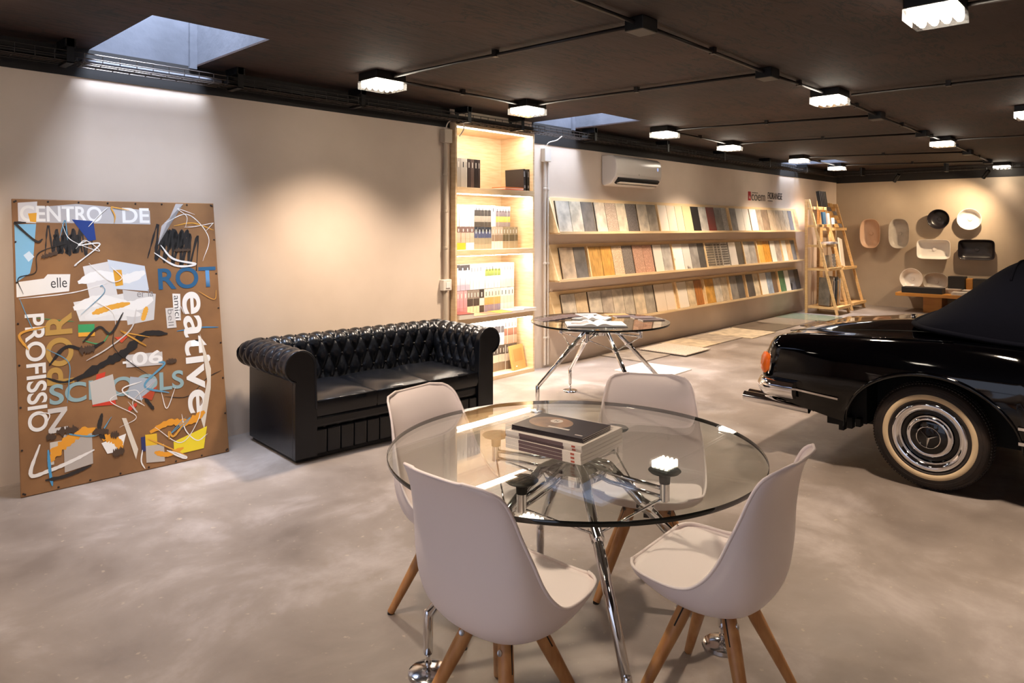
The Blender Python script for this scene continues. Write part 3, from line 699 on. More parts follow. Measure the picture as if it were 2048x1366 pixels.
def arm_fn(side):
    def fn(u, v):
        o, z, no, nz, s_ = profile(v); yB = SD - AW - .0 + o; y = lerp(.015, yB, u); ln = yB
        d = tuft(y + .03, s_, y - .015, 99); o2 = o + no * d; z2 = z + nz * d
        x = AW - o2 if side < 0 else SW - AW + o2
        return Vector((x, y, z2))
    return fn
def back_fn(u, v):
    o, z, no, nz, s_ = profile(v); xa, xb = AW - o, SW - AW + o; x = lerp(xa, xb, u)
    d = tuft(x - SW / 2 + .059, s_, 99, 99); o2 = o + no * d; z2 = z + nz * d
    return Vector((x, SD - AW + o2, z2))
NV = 84
MB().grid(back_fn, 230, NV).build('backrest', leather, sf, smooth=True, fix=False)
for sd in (-1, 1):
    arm = MB().grid(arm_fn(sd), 110, NV, flip=sd < 0).build('armrest', leather, sf, smooth=True, fix=False)
    # scroll front: filled profile outline with a welt
    out = [profile(k / 40)[:2] for k in range(41)]
    outl = [(o, z) for o, z in out if z > .5 or o < .05] 
    poly = [(-.0, .03)] + [(o, z) for o, z in out] + [(AW, .50), (AW, .03)]
    fx_ = (lambda o: AW - o) if sd < 0 else (lambda o: SW - AW + o)
    MB().prism(poly, lambda o, z: Vector((fx_(o), -.006, z)), lambda o, z: Vector((fx_(o), .03, z))).build('front_panel', leather, arm, smooth=40)
    MB().tube([(fx_(RC + (o - RC) * .96), -.006, RZ + (z - RZ) * .96 if z > .5 else z) for o, z in out], .007, 8).build('welt_piping', leather, arm, smooth=True)
    MB().box(min(fx_(AW), fx_(AW - .03)), max(fx_(AW), fx_(AW - .03)), .03, SD, .03, .60).build('side_panel', leather, sf, bevel=.006)
MB().box(.02, SW - .02, SD - .03, SD, .03, .6).build('back_panel', leather, sf)
MB().box(AW - .01, SW - AW + .01, .035, SD - .1, .16, .30).build('seat_deck', leather, sf, bevel=.012)
MB().box(AW - .02, SW - AW + .02, .015, .06, .205, .285).build('front_rail', leather, sf, bevel=.02)
ap = MB()
for i in range(14):
    x0 = AW - .02 + (SW - 2 * AW + .04) * i / 14; x1 = AW - .02 + (SW - 2 * AW + .04) * (i + 1) / 14
    ap.box(x0 + .002, x1 - .002, .008, .04, .03, .20)
ap.build('front_apron', leather, sf, bevel=.01)
MB().box(.02, SW - .02, .03, SD - .02, .005, .04).build('base_frame', mat('sofa_base', '#14100e', .6), sf)
cw = (SW - 2 * AW - .012) / 3
def cushion(x0):
    n = 22
    def top(u, v):
        cx = 1 - abs(2 * u - 1) ** 5; cy = 1 - abs(2 * v - 1) ** 5
        return Vector((x0 + u * cw, lerp(.0, SD - AW + .02, v), .392 + .038 * cx * cy + .004 * math.sin(9 * u + 5 * v + x0 * 7) * cx * cy))
    m = MB(); m.grid(top, n, n)
    def edge(pts):
        for k in range(len(pts) - 1):
            a, b_ = pts[k], pts[k + 1]; lo = []
            prev = (a, b_)
            for j, (dz, dd) in enumerate(((-.03, .006), (-.075, .004), (-.105, -.004))):
                def off(p):
                    c_ = Vector((x0 + cw / 2, (SD - AW) / 2, 0)); d_ = Vector((p.x - c_.x, p.y - c_.y, 0))
                    ax = Vector((math.copysign(1, d_.x) if abs(abs(d_.x) - cw / 2) < 1e-4 else 0, math.copysign(1, d_.y) if (p.y < 1e-4 or p.y > SD - AW + .0199) else 0, 0))
                    return Vector((p.x, p.y, 0)) + ax * (dd if abs(ax.y) else 0) + Vector((0, 0, .392 + dz))
                cur = (off(a), off(b_)); m.add([prev[0], prev[1], cur[1], cur[0]], [(0, 1, 2, 3)]); prev = cur
    r = [top(k / n, 0) for k in range(n + 1)]; edge(r)
    r = [top(1, k / n) for k in range(n + 1)]; edge(r)
    r = [top(k / n, 1) for k in range(n, -1, -1)]; edge(r)
    r = [top(0, k / n) for k in range(n, -1, -1)]; edge(r)
    o = m.build('seat_cushion', leather, sf, smooth=50)
    MB().tube([(x0 + .004, -.003, .392), (x0 + cw - .004, -.003, .392)], .005, 6).build('piping', leather, o, smooth=True)
for i in range(3): cushion(AW + .003 + i * (cw + .003))
bt = MB()
def button(p): bt.lathe([(0, .006), (.006, .004), (.008, 0), (.006, -.004), (0, -.006)], 8, Matrix.Translation(p))
for j in range(1, 8):
    v_ = j * THt
    if v_ / PL > .93: break
    for i in range(-16, 17):
        s_ = (i + (j % 2) * .5) * TWd
        x = s_ + SW / 2 - .059; o, z, no, nz, _ = profile(v_ / PL)
        if AW - o + .02 < x < SW - AW + o - .02: button((x, SD - AW + o - no * .010, z - nz * .010))
        y = s_ - .03
        if .05 < y < SD - AW + o - .02:
            button((AW - o + no * .010, y, z - nz * .010)); button((SW - AW + o - no * .010, y, z - nz * .010))
o = bt.build('tufting_buttons', mat('button_leather', '#15110f', .35), sf, smooth=True); o['kind'] = 'stuff'

# ================================================================== tile display rails
RAILW = mat('rail_wood', '#e4c79a', .5, col2='#dabb8b', nscale=3, stretch=(1, 8, 8))
def tmat(c, style):
    k = 'tile_%s_%s' % (c.strip('#'), style)
    if k in MATS: return MATS[k]
    v = [int(c[i:i + 2], 16) for i in (1, 3, 5)]
    dk = '#%02x%02x%02x' % tuple(int(x * .8) for x in v); vd = '#%02x%02x%02x' % tuple(int(x * .45) for x in v); lt = '#%02x%02x%02x' % tuple(min(255, int(x * 1.25 + 20)) for x in v)
    if style == 'p': return mat(k, c, .4)
    if style == 's': return mat(k, c, .4, col2=dk, nscale=9, detail=6)              # stone
    if style == 't': return mat(k, c, .35, col2=lt, nscale=130, detail=2, lo=.55, hi=.62)   # terrazzo
    if style == 'w': return mat(k, c, .4, col2=dk, nscale=5, stretch=(9, 9, .7))    # wood grain
    if style == 'm': return mat(k, c, .15, col2=vd, nscale=3.2, detail=8, lo=.60, hi=.66)  # marble
rows = [
 (1.495, 'top', [[6.08, 6.32, 6.54, 6.77], [6.8, 7.01, 7.24, 7.45, 7.68], [7.71, 7.94, 8.16], [8.21, 8.43, 8.65, 8.85, 9.09, 9.31, 9.54, 9.78, 10.01, 10.18], [10.27, 10.49, 10.73, 10.96], [10.99, 11.24, 11.44, 11.68], [11.7, 11.94, 12.14, 12.34, 12.54, 12.72]],
  'c9bfae-s d3c5ad-s 78716a-s d6c9b4-s 9b8b7c-t d8cbb2-s 5c5652-t d8cab4-s a89c8b-s e0d5c5-p d5c8b3-p d0c0a0-p bdb78a-p 1d1a19-p b7b2a9-s 6e2f27-p 8b857d-s 97918a-t 8e8a86-s d9d3c8-p e0dad0-m e8e4dc-p aa9c88-s 8e7a66-s c9b59a-w c4ae92-w bfa88b-w c8b69c-w 7a7f88-w'),
 (.965, 'middle', [[6.15, 6.4, 6.62], [6.68, 6.92, 7.15, 7.37, 7.59], [7.61, 7.84, 8.06], [8.09, 8.3, 8.53], [8.58, 8.84, 9.05, 9.28, 9.47], [9.51, 9.76, 9.99, 10.22], [10.25, 10.49, 10.7], [10.75, 10.96, 11.19], [11.26, 11.49, 11.75], [11.78, 11.97, 12.19], [12.25, 12.45, 12.66, 12.84]],
  'cdb79b-s 77716a-s c99a55-w cf9c50-w b39c80-t 6f665d-t a5806a-t a8806a-t d8cdbd-p b9b1a5-s e6dfd4-m c4beb4-m 9a948c-s 56524e-s b9a98f-k b3a794-k d9d2c5-k d9d2c8-m 33302d-m b1aaa1-s 9d968e-s dba952-w c98c33-w d8cfc2-p b0a191-s ded6c8-p d6b48a-w 7d7e80-s'),
 (.432, 'bottom', [[6.18, 6.43, 6.65], [6.68, 6.93, 7.16, 7.39, 7.61], [7.62, 7.87, 8.09], [8.12, 8.37, 8.6], [8.7, 8.96, 9.18, 9.4], [9.48, 9.76, 9.99, 10.2], [10.27, 10.52, 10.75], [10.84, 11.11, 11.31], [11.36, 11.62, 11.84, 12.03], [12.11, 12.37, 12.57, 12.81, 13.02]],
  'd8cab4-s d9bf98-s d3c5ae-s bfae9a-s cdbca3-s b9ab95-s cdb899-s a79a88-s cfbca4-p d2bfa8-p d8ccb8-p d6be98-s b5743a-w d09a48-s d9ccb6-s c6b396-s 908980-s 635f5c-s 5d5751-s d8c6a6-s e6ded0-p 9aa8b8-s 6e5a48-m 4f7552-s d2cdc4-p 5f6674-m 4a4a4e-s')]
CN = {'p': 'plain', 's': 'stone-look', 't': 'speckled terrazzo', 'w': 'wood-look', 'm': 'marble-look', 'k': 'fluted pattern'}
def shade(c):
    r, g, b_ = [int(c[i:i + 2], 16) for i in (0, 2, 4)]; l_ = (r + g + b_) / 3; s_ = max(r, g, b_) - min(r, g, b_)
    if s_ > 70: return 'dark red' if g < 80 else ('honey' if g > 130 else 'rust brown')
    if g > r + 15: return 'green'
    if b_ > r + 12: return 'blue grey'
    if l_ < 50: return 'black'
    if l_ < 110: return 'charcoal'
    if l_ < 165: return 'brownish grey' if s_ > 35 else 'mid grey'
    return ('cream' if s_ > 30 else 'pale grey') if l_ < 212 else 'white'
tb_edge = mat('sample_edge', '#1a1715', .6)
TH, TLEAN = .36, .20
for (z0, nm, groups, cs) in rows:
    x1 = 13.05
    rl = thing('tile_rail', '%s wooden wall rail of the tile sample display' % nm, 'display rail', (0, 0, z0), group='tile display rails')
    MB().box(6.02, x1, 4.945, YW, -.018, 0).build('ledge', RAILW, rl, bevel=.002)
    M = Matrix.Translation((0, 5.02, 0)) @ Matrix.Rotation(-TLEAN, 4, 'X')
    MB().box(6.02, x1 - .05, 0, .02, .003, .405, 0, M).build('back_board', RAILW, rl, bevel=.001)
    MB().box(6.02, x1 - .04, 4.945, 4.957, 0, .012).build('front_lip', RAILW, rl)
    MB().prism([(4.95, 0), (YW, 0), (YW, .39), (5.095, .39)], lambda a, b_: Vector((6.0, a, b_)), lambda a, b_: Vector((6.02, a, b_))).build('end_board', RAILW, rl)
    cl = cs.split(); q = 0
    for gi, g in enumerate(groups):
        if gi and groups[gi][0] - groups[gi - 1][-1] > .035:
            MB().box(groups[gi][0] - .03, groups[gi][0] - .012, -.035, -.001, .004, .37, 0, M).build('divider', RAILW, rl)
        for k in range(len(g) - 1):
            c_, st = cl[q].split('-')
            a, b_ = g[k] + .004, g[k + 1] - .004
            t = MB(); t.box(a, b_, -.022, -.012, .002, TH, 0, Matrix.Translation((0, 0, z0)) @ M).box(a - .002, b_ + .002, -.012, -.001, .0, TH + .003, 1, Matrix.Translation((0, 0, z0)) @ M)
            if st == 'k':
                for i in range(9):
                    for j in range(2 if q % 2 else 5):
                        t.box(a + .01 + (b_ - a - .02) * (j + .1) / (2 if q % 2 else 5), a + .01 + (b_ - a - .02) * (j + .8) / (2 if q % 2 else 5), -.0245, -.021, .02 + .037 * i, .045 + .037 * i, 2, Matrix.Translation((0, 0, z0)) @ M)
            o = t.build('tile_sample', [tmat('#' + c_, 's' if st == 'k' else st), tb_edge, tmat('#5a5148', 'p')], fix=False)
            tag(o, '%s %s tile sample, %s from the bookshelf on the %s rail' % (shade(c_), CN[st], ORD[q], nm), 'tile', 'tile samples on the wall rails'); q += 1

# ------------------------------------------------------------------ wall lettering
lm = mat('letter_grey', '#5a5650', .6); lr = mat('logo_red', '#b3262a', .6); lk = mat('letter_black', '#1e1a18', .6)
def wall_text(name, body, x, z, wd, ht, m, parent, bold=.0):
    M = Matrix.Translation((x, YW - .004, z)) @ Matrix.Rotation(PI / 2, 4, 'X'); return text_obj(name, body, (wd, ht), M, m, parent, bold, .0012)
t = thing('wall_sign', 'grey lowercase coem lettering with a red tab on the long wall', 'sign', (0, 0, 0))
wall_text('lettering', 'coem', 11.2, 2.0, .53, .105, lm, t)
MB().box(11.08, 11.17, YW - .006, YW, 2.0, 2.145).build('red_tab', lr, t)
wall_text('tab_lettering', 'la', 11.1, 2.03, .05, .05, mat('letter_white', '#e0d4c4', .6), t).location.y = -.004
wall_text('small_lettering', 'CERAMICHE', 11.22, 2.125, .22, .014, lm, t)
t = thing('wall_sign', 'black uppercase FIORANESE lettering on the long wall', 'sign', (0, 0, 0))
wall_text('lettering', 'FIORANESE', 11.84, 2.045, .60, .115, lk, t, .004)
wall_text('small_lettering', 'CERAMICA', 11.84, 2.005, .2, .016, lm, t)

# ------------------------------------------------------------------ air conditioner
ac = thing('air_conditioner', 'white split air conditioner mounted high on the long wall', 'air conditioner', (7.03, YW, 2.06))
wm = mat('ac_white', '#dcd6cf', .18)
pf = [(0, .03), (0, .375), (-.10, .375), (-.16, .365), (-.20, .335), (-.215, .27), (-.215, .16), (-.205, .11), (-.18, .075), (-.14, .03), (-.10, .008), (-.03, .0)]
MB().prism(pf, lambda a, b_: Vector((0, a, b_)), lambda a, b_: Vector((1.03, a, b_))).build('body', wm, ac, smooth=35, bevel=.012)
M = Matrix.Translation((0, -.182, .072)) @ Matrix.Rotation(math.radians(38), 4, 'X')
MB().box(.06, .97, -.022, .01, -.05, .035, 0, M).build('air_outlet', mat('ac_dark', '#120f0e', .6), ac)
M2 = Matrix.Translation((0, -.195, .045)) @ Matrix.Rotation(math.radians(75), 4, 'X')
MB().box(.07, .96, -.012, -.006, -.04, .03, 0, M2).build('louver', wm, ac, bevel=.002)
MB().box(.92, .95, -.2165, -.215, .22, .26).build('status_display', mat('ac_display', '#9fb2e6', .4, emit=.7), ac)
MB().lathe([(0, 0), (.008, 0), (.008, .002), (0, .002)], 12, Matrix.Translation((.5, -.2145, .15)) @ Matrix.Rotation(PI / 2, 4, 'X')).build('round_badge', mat('badge_grey', '#8e8a86', .4), ac)
MB().box(.02, 1.01, -.2158, -.2145, .135, .1365).build('panel_seam', mat('seam_grey', '#9c968f', .5), ac)

# ------------------------------------------------------------------ tile slabs lying along the wall
SL = [(6.33, 3.83, .6, .6, '#e3d9ce', 'p', 1.2, 'white square tile lying out from the wall, nearest the chairs', 0),
 (6.94, 4.47, .6, .6, '#9c8f80', 's', 0, 'grey square tile on the floor by the second glass table', 0),
 (7.58, 4.28, .62, .66, '#b3a798', 't', .5, 'speckled grey tile overlapping its neighbour on the floor', .0125),
 (8.215, 4.44, .59, .58, '#c8b496', 's', 0, 'sand coloured tile on the floor below the rails', 0),
 (8.81, 4.44, .61, .56, '#a99a87', 's', -.5, 'taupe tile on the floor between the two sand tiles', 0),
 (9.44, 4.3, .81, .68, '#cdbb9e', 's', .6, 'large sand tile on the floor with a thick edge', 0),
 (10.28, 4.36, .85, .68, '#6d6154', 'm', 0, 'dark polished stone slab on the floor', 0),
 (11.15, 4.36, .8, .68, '#8d8070', 'm', 0, 'mottled polished slab with white veins on the floor', 0),
 (11.97, 4.2, .8, .85, '#6f7a6a', 'm', 0, 'green marble slab on the floor by the ladder rack', 0),
 (11.2, 3.62, .8, .7, '#55483d', 'm', 0, 'dark brown polished slab in the outer floor row', 0)]
for (x, y, sx, sy, c_, st, ang, lb, z) in SL:
    M = Matrix.Translation((x, y, z)) @ Matrix.Rotation(math.radians(ang), 4, 'Z')
    tag(MB().box(0, sx, 0, sy, .0005, .0125, 0, M).build('floor_tile_slab', tmat(c_, st), bevel=.001), lb, 'tile', 'tiles laid out on the floor')

# ------------------------------------------------------------------ ladder racks
def beam(m, a, b_, w=.045, d=.03):
    a, b_ = Vector(a), Vector(b_); t = (b_ - a).normalized(); s_ = Vector((1, 0, 0)); n = t.cross(s_).normalized()
    vs = []
    for p in (a, b_):
        for (i, j) in ((-1, -1), (1, -1), (1, 1), (-1, 1)): vs.append(p + s_ * d / 2 * i + n * w / 2 * j)
    m.add(vs, [(0, 1, 2, 3), (7, 6, 5, 4), (0, 4, 5, 1), (1, 5, 6, 2), (2, 6, 7, 3), (3, 7, 4, 0)])
def rack(x0, wd, ybk, yfr, ht, shelves, label):
    t = thing('ladder_rack', label, 'display rack', (x0, 0, 0), group='pine ladder racks')
    for xx in (.015, wd - .015):
        m = MB(); beam(m, (xx, ybk, 0), (xx, ybk, ht)); m.build('rear_post', PINE, t, bevel=.002)
        m = MB(); beam(m, (xx, yfr, 0), (xx, ybk - .04, ht)); m.build('front_post', PINE, t, bevel=.002)
    for z in shelves:
        yf = lerp(yfr, ybk - .04, z / ht)
        MB().box(.03, wd - .03, yf - .04, ybk, z - .012, z + .012).build('shelf', PINE, t, bevel=.002)
        MB().box(-.005, wd + .005, yf - .065, yf - .035, z - .022, z + .03).build('front_rail', PINE, t, bevel=.002)
        for xx in (.004, wd - .016): MB().box(xx, xx + .012, yf, ybk - .03, z - .022, z + .02).build('side_rail', PINE, t)
    return t
rack(12.98, .62, 4.9, 4.36, 2.06, (.12, .80, 1.22, 1.58, 1.90), 'pine ladder rack full of tile samples, beside the wall rails')
rack(13.95, .72, 4.98, 4.42, 2.02, (.12, .78, 1.52), 'pine ladder rack nearest the basin wall')
def slab(x, y, z, sx, sy, sz, c_, st, lb, rx=0, rz=0, ry=0, grp='samples on the ladder racks', nm='tile_sample'):
    M = Matrix.Translation((x, y, z)) @ Matrix.Rotation(rz, 4, 'Z') @ Matrix.Rotation(ry, 4, 'Y') @ Matrix.Rotation(rx, 4, 'X')
    o = MB().box(-sx / 2, sx / 2, -sy / 2, sy / 2, 0, sz, 0, M).build(nm, tmat(c_, st)); return tag(o, lb, 'tile', grp)
for i in range(5): slab(13.12 + .075 * i, 4.70, 1.935, .03, .06, .28, '#141211', 'p', 'black sample strip, %s of five in the top of the ladder rack' % ORD[i], rx=-.12, ry=-.1)
slab(13.1, 4.62, 1.612, .15, .03, .22, '#31536a', 'p', 'teal blue tile on the second shelf of the ladder rack', rx=-.1)
slab(13.3, 4.62, 1.612, .12, .03, .2, '#d8b9a6', 'p', 'pinkish tile on the second shelf of the ladder rack', rx=-.1)
slab(13.44, 4.58, 1.612, .10, .02, .12, '#e6d8cb', 'p', 'small white tile on the second shelf of the ladder rack', rx=-.1)
for i, c_ in enumerate(('#d8d4d2', '#b9b6bc', '#e0dcd6')): slab(13.18 + .13 * i, 4.62, 1.2525 + .0, .12, .2, .035 + .008 * (i % 2), c_, 's', 'flat stack of %s mosaic sheets on the ladder rack' % ('white', 'grey', 'cream')[i])
for i, c_ in enumerate(('#cfc5b4', '#8b857c', '#d9d2c6')): slab(13.1 + .11 * i, 4.6, .832, .09, .03, .22, c_, 's', '%s tile standing on the fourth shelf of the ladder rack' % ('beige', 'grey', 'cream')[i], rx=-.1)
o = slab(13.46, 4.57, .832, .15, .02, .24, '#e8e6e2', 'p', 'white tile with a blue chequered pattern on the ladder rack', rx=-.1)
ck = MB(); M = Matrix.Translation((13.46, 4.57, .832)) @ Matrix.Rotation(-.1, 4, 'X')
for i in range(5):
    for j in range(8):
        if (i + j) % 2: ck.box(-.075 + .03 * i, -.045 + .03 * i, -.0112, -.01, .03 * j, .03 * j + .03, 0, M)
k_ = ck.build('printed_pattern', tmat('#3f4c66', 'p'), o); k_['kind'] = 'stuff'
for i, (c_, st, dx) in enumerate((('#8d867c', 's', 0), ('#cdb48f', 'w', .08), ('#a79c90', 's', .15), ('#e3ddd4', 'p', .2), ('#4c545a', 'm', .30), ('#c9a377', 'w', .36), ('#b9b4ad', 's', .42), ('#d8cdbd', 's', .48))):
    slab(13.08 + dx, 4.62 - .015 * (i % 3), .152, .018, .26, .50 - .03 * (i % 3), c_, st, '%s tall slab standing at the foot of the ladder rack, %s from the rails' % (shade(c_[1:]), ORD[i]), ry=.04, rz=-.5)
for j in range(2):
    for i in range(6):
        slab(14.12 + .2 * j, 4.74 + .035 * i, 1.555 + .08 * i, .18, .02, .075, ('#d9a965', '#6f6b70', '#c98f45')[(i + j) % 3], 'w', '%s strip, %s from the bottom in the %s column of the far ladder rack' % (('honey', 'grey', 'amber')[(i + j) % 3], ORD[i], ('near', 'far')[j]), rx=-.4)
slab(14.2, 4.66, .812, .2, .02, .55, '#e6dccb', 'p', 'tall white board leaning on the middle shelf of the far rack', rx=-.18, ry=.2)
slab(14.22, 4.66, .152, .25, .02, .5, '#cda983', 's', 'tan board leaning at the foot of the far rack', rx=-.18, ry=.15)

# ------------------------------------------------------------------ wash basins on the far wall
def outline(hx, hy, n, seg=48):
    r = []
    for k in range(seg):
        q = 2 * PI * k / seg; c_, s_ = math.cos(q), math.sin(q)
        r.append((hx * math.copysign(abs(c_) ** (2 / n), c_), hy * math.copysign(abs(s_) ** (2 / n), s_)))
    return r
def basin(y, z, hh, hw, n, dp, m, label, wall=True, loc=None, rot=None):
    """hh half height (up), hw half width"""
    t = thing('wash_basin', label, 'basin', loc or (XW, y, z), rot or (0, -PI / 2, 0), 'wash basins on the far wall')
    rg = []
    for (s_, d) in ((.62, .0), (.70, .012), (.88, dp * .55), (.99, dp - .006), (1.0, dp - .001), (.985, dp), (.955, dp - .002), (.93, dp - .012), (.82, dp * .5), (.66, dp * .26), (.3, dp * .2), (.0001, dp * .19)):
        k = hw - min(hh, hw) * (1 - s_) if hw > hh else hw * s_
        h_ = hh - min(hh, hw) * (1 - s_) if hh > hw else hh * s_
        rg.append([(a, b_, d) for a, b_ in outline(h_, k, n if s_ > .5 else 2.2)])
    MB().rings(rg).build('bowl', m, t, smooth=60)
    MB().lathe([(.0, dp * .2 + .012), (.03, dp * .2 + .011), (.034, dp * .2 + .005), (.034, dp * .18)], 20).build('drain_cover', m, t, smooth=40)
    return t
cw_ = mat('ceramic_white', '#e9e3da', .25); cb = mat('ceramic_black', '#1d191c', .32); cs_ = mat('ceramic_sand', '#d2b094', .4); cg = mat('ceramic_grey', '#b7aea2', .4, col2='#a89f93', nscale=8)
basin(4.44, 1.434, .29, .19, 2.9, .13, cs_, 'sand coloured oval basin hung upright on the far wall')
basin(3.92, 1.437, .29, .185, 2.9, .13, cg, 'grey oval basin hung upright on the far wall')
basin(3.25, 1.71, .185, .185, 2, .13, cb, 'round black basin hung on the far wall')
basin(2.76, 1.705, .195, .195, 2, .12, cw_, 'round white basin hung high on the far wall')
basin(3.335, 1.143, .185, .28, 6, .12, cw_, 'rectangular white basin hung on the far wall')
basin(2.65, 1.148, .187, .285, 6, .12, cb, 'rectangular black basin hung on the far wall')
basin(1.62, 1.5, .19, .19, 2, .12, cw_, 'white basin on the far wall just beyond the frame, only its shadow in view')
basin(0, 0, .20, .20, 2, .13, cw_, 'round white basin standing on the low table against the far wall', loc=(15.1, 3.68, .565), rot=(0, -PI / 2 + .12, 0))
basin(0, 0, .17, .21, 2.4, .12, cg, 'grey basin standing on the low table behind the black box', loc=(15.12, 3.28, .53), rot=(0, -PI / 2 + .12, 0))

# ------------------------------------------------------------------ low wooden table with sample boxes
lt = thing('low_table', 'low honey coloured wooden table in front of the basins', 'table', (14.75, 2.35, 0))
hw_ = mat('honey_wood', '#c08434', .45, col2='#ab7029', nscale=3, stretch=(6, 1, 6))
MB().box(-.40, .40, -1.45, 1.44, .298, .36).build('tabletop', hw_, lt, bevel=.004)
for yy in (.73, -1.2): MB().box(-.2, .2, yy, yy + .30, 0, .298).build('leg', hw_, lt, bevel=.003)
def bxo(nm, x0, x1, y0, y1, z0, z1, m, lb, cat='box'):
    return tag(MB().box(x0, x1, y0, y1, z0, z1).build(nm, m, bevel=.003), lb, cat)
bk_ = mat('black_card', '#15110f', .5)
bxo('sample_case', 14.37, 14.62, 3.04, 3.69, .3605, .465, bk_, 'long flat black sample case at the near edge of the low table')
bxo('sample_case', 14.86, 15.1, 2.79, 3.05, .3605, .66, bk_, 'tall black sample case at the back of the low table')
bxo('sample_case', 14.86, 15.1, 2.30, 2.66, .3605, .63, bk_, 'black sample case with a pale lid edge on the low table')
bxo('wooden_block', 14.93, 15.05, 2.68, 2.78, .3605, .63, hw_, 'honey wooden block between the black sample cases')
for i, (x, y, c_) in enumerate(((14.38, 2.42, '#cfc8bd'), (14.40, 1.8, '#a9b0a5'), (14.62, 2.3, '#d9cfc4'), (14.645, 2.81, '#c7b7a6'))):
    M = Matrix.Translation((x, y, .3605)) @ Matrix.Rotation(.012 * i, 4, 'Z')
    tag(MB().box(0, .2, 0, .48, 0, .05 + .03 * (i > 1), 0, M).build('sample_board', tmat(c_, 's')), '%s sample board pile lying flat on the low table' % ('pale grey', 'greenish', 'cream', 'tan')[i], 'sample board', 'sample boards on the low table')

# ================================================================== glass tables with chrome bases
gl_top = clear_glass('table_glass', (.96, .985, .972), 1.5)
gl_edge = mat('glass_edge', '#07100e', .08, spec=.8)
rubber = mat('black_rubber', '#0b0a0a', .55)
def glass_table(name, label, cx, cy, rad, pads, legs, ztop=.74, foot_r=.55, hubz=.655, rod=True):
    t = thing(name, label, 'table', (cx, cy, 0))
    m = MB(); seg = 128; th = .016
    ring = lambda r, z: [(r * math.cos(2 * PI * k / seg), r * math.sin(2 * PI * k / seg), z) for k in range(seg)]
    m.rings([ring(rad - .0015, ztop)], cap0=False); m.rings([ring(rad - .0015, ztop - th)], cap1=False)
    e = MB().rings([ring(rad - .0015, ztop), ring(rad, ztop - .002), ring(rad, ztop - th + .002), ring(rad - .0015, ztop - th)], cap0=False, cap1=False)
    g = m.build('glass_top', gl_top, t, fix=False); e.build('glass_edge', gl_edge, g, smooth=40, fix=False)
    pad_p = []
    for a in pads:
        x, y = .36 * math.cos(a), .36 * math.sin(a); pad_p.append((x, y))
        p = MB().lathe([(0, ztop - th - .001), (.05, ztop - th - .001), (.056, ztop - th - .006), (.05, ztop - th - .012), (.02, ztop - th - .02), (.018, ztop - th - .05), (0, ztop - th - .05)], 28, Matrix.Translation((x, y, 0))).build('suction_pad', rubber, t, smooth=40)
        MB().lathe([(0, ztop - .066), (.0165, ztop - .066), (.0165, ztop - .125), (.012, ztop - .128), (0, ztop - .128)], 20, Matrix.Translation((x, y, 0))).build('pad_stem', CHROME, p, smooth=40)
        d = Vector((x, y, 0)).normalized(); n = Vector((-d.y, d.x, 0))
        ar = MB()
        for zz, dz in ((ztop - .085, .012), (ztop - .115, -.02)):
            ar.tube([d * .07 + Vector((0, 0, hubz + dz + .02)), d * .15 + Vector((0, 0, hubz + dz)), Vector((x, y, zz)) - d * .015], .0075, 8)
        ar.build('support_arm', CHROME, t, smooth=True)
    hb = MB()
    hb.rings([[(a, b_, hubz - .035) for a, b_ in outline(.075, .075, 5, 32)], [(a, b_, hubz - .03) for a, b_ in outline(.10, .10, 5, 32)], [(a, b_, hubz + .01) for a, b_ in outline(.105, .105, 5, 32)], [(a, b_, hubz + .02) for a, b_ in outline(.09, .09, 5, 32)]])
    hb.build('hub', CHROME, t, smooth=40)
    mids = []
    for a in legs:
        d = Vector((math.cos(a), math.sin(a), 0)); r1 = foot_r
        top = d * .075 + Vector((0, 0, hubz + .028)); sh_ = d * .13 + Vector((0, 0, hubz + .012)); knee = d * r1 + Vector((0, 0, .205))
        lg = MB().tube([d * .02 + Vector((0, 0, hubz + .03)), top, sh_, lerp(sh_, knee, .08)], [.016, .017, .018, .017], 14).build('leg', CHROME, t, smooth=True)
        MB().tube([sh_, lerp(sh_, knee, .5), knee], [.0175, .019, .0165], 16).build('leg_tube', CHROME, lg, smooth=True)
        MB().lathe([(0, .225), (.012, .222), (.0175, .205), (.0175, .12), (.0165, .118), (.0165, .075), (.011, .066), (.007, .064), (.007, .05), (.012, .046), (.012, .036), (.006, .03), (.006, .02)], 18, Matrix.Translation(d * r1)).build('lower_strut', CHROME, lg, smooth=40)
        MB().lathe([(0, .024), (.02, .022), (.06, .017), (.068, .012), (.07, .0), (0, 0)], 32, Matrix.Translation(d * r1)).build('foot_disc', mat('chrome_worn', (.6, .6, .62, 1), .14, 1.0), lg, smooth=40)
        mid = lerp(sh_, knee, .32); mids.append((a, mid)); MB().tube([mid - d * .02 + Vector((0, 0, .012)), mid + d * .02 - Vector((0, 0, .012))], .024, 14).build('collar', CHROME, lg, smooth=40)
    if rod:
        for (x, y), a in zip(pad_p, pads):
            near = sorted(mids, key=lambda q: abs((q[0] - a + PI) % (2 * PI) - PI))[:2]
            for q, mid in near:
                MB().tube([Vector((x, y, ztop - .115)), mid], .0042, 6).build('brace_rod', CHROME, t, smooth=True)
    return t
rad_ = lambda *a: [math.radians(v) for v in a]
glass_table('glass_table', 'round glass table on chrome legs with four white chairs', 2.07, 1.635, .685, rad_(190, 278, 10, 98), rad_(54, 152, 235, 312))
glass_table('glass_table', 'round glass table with magazines between the bookshelf and tile rails', 5.0, 3.66, .60, rad_(200, 290, 20, 110), rad_(65, 152, 245, 330), foot_r=.58)

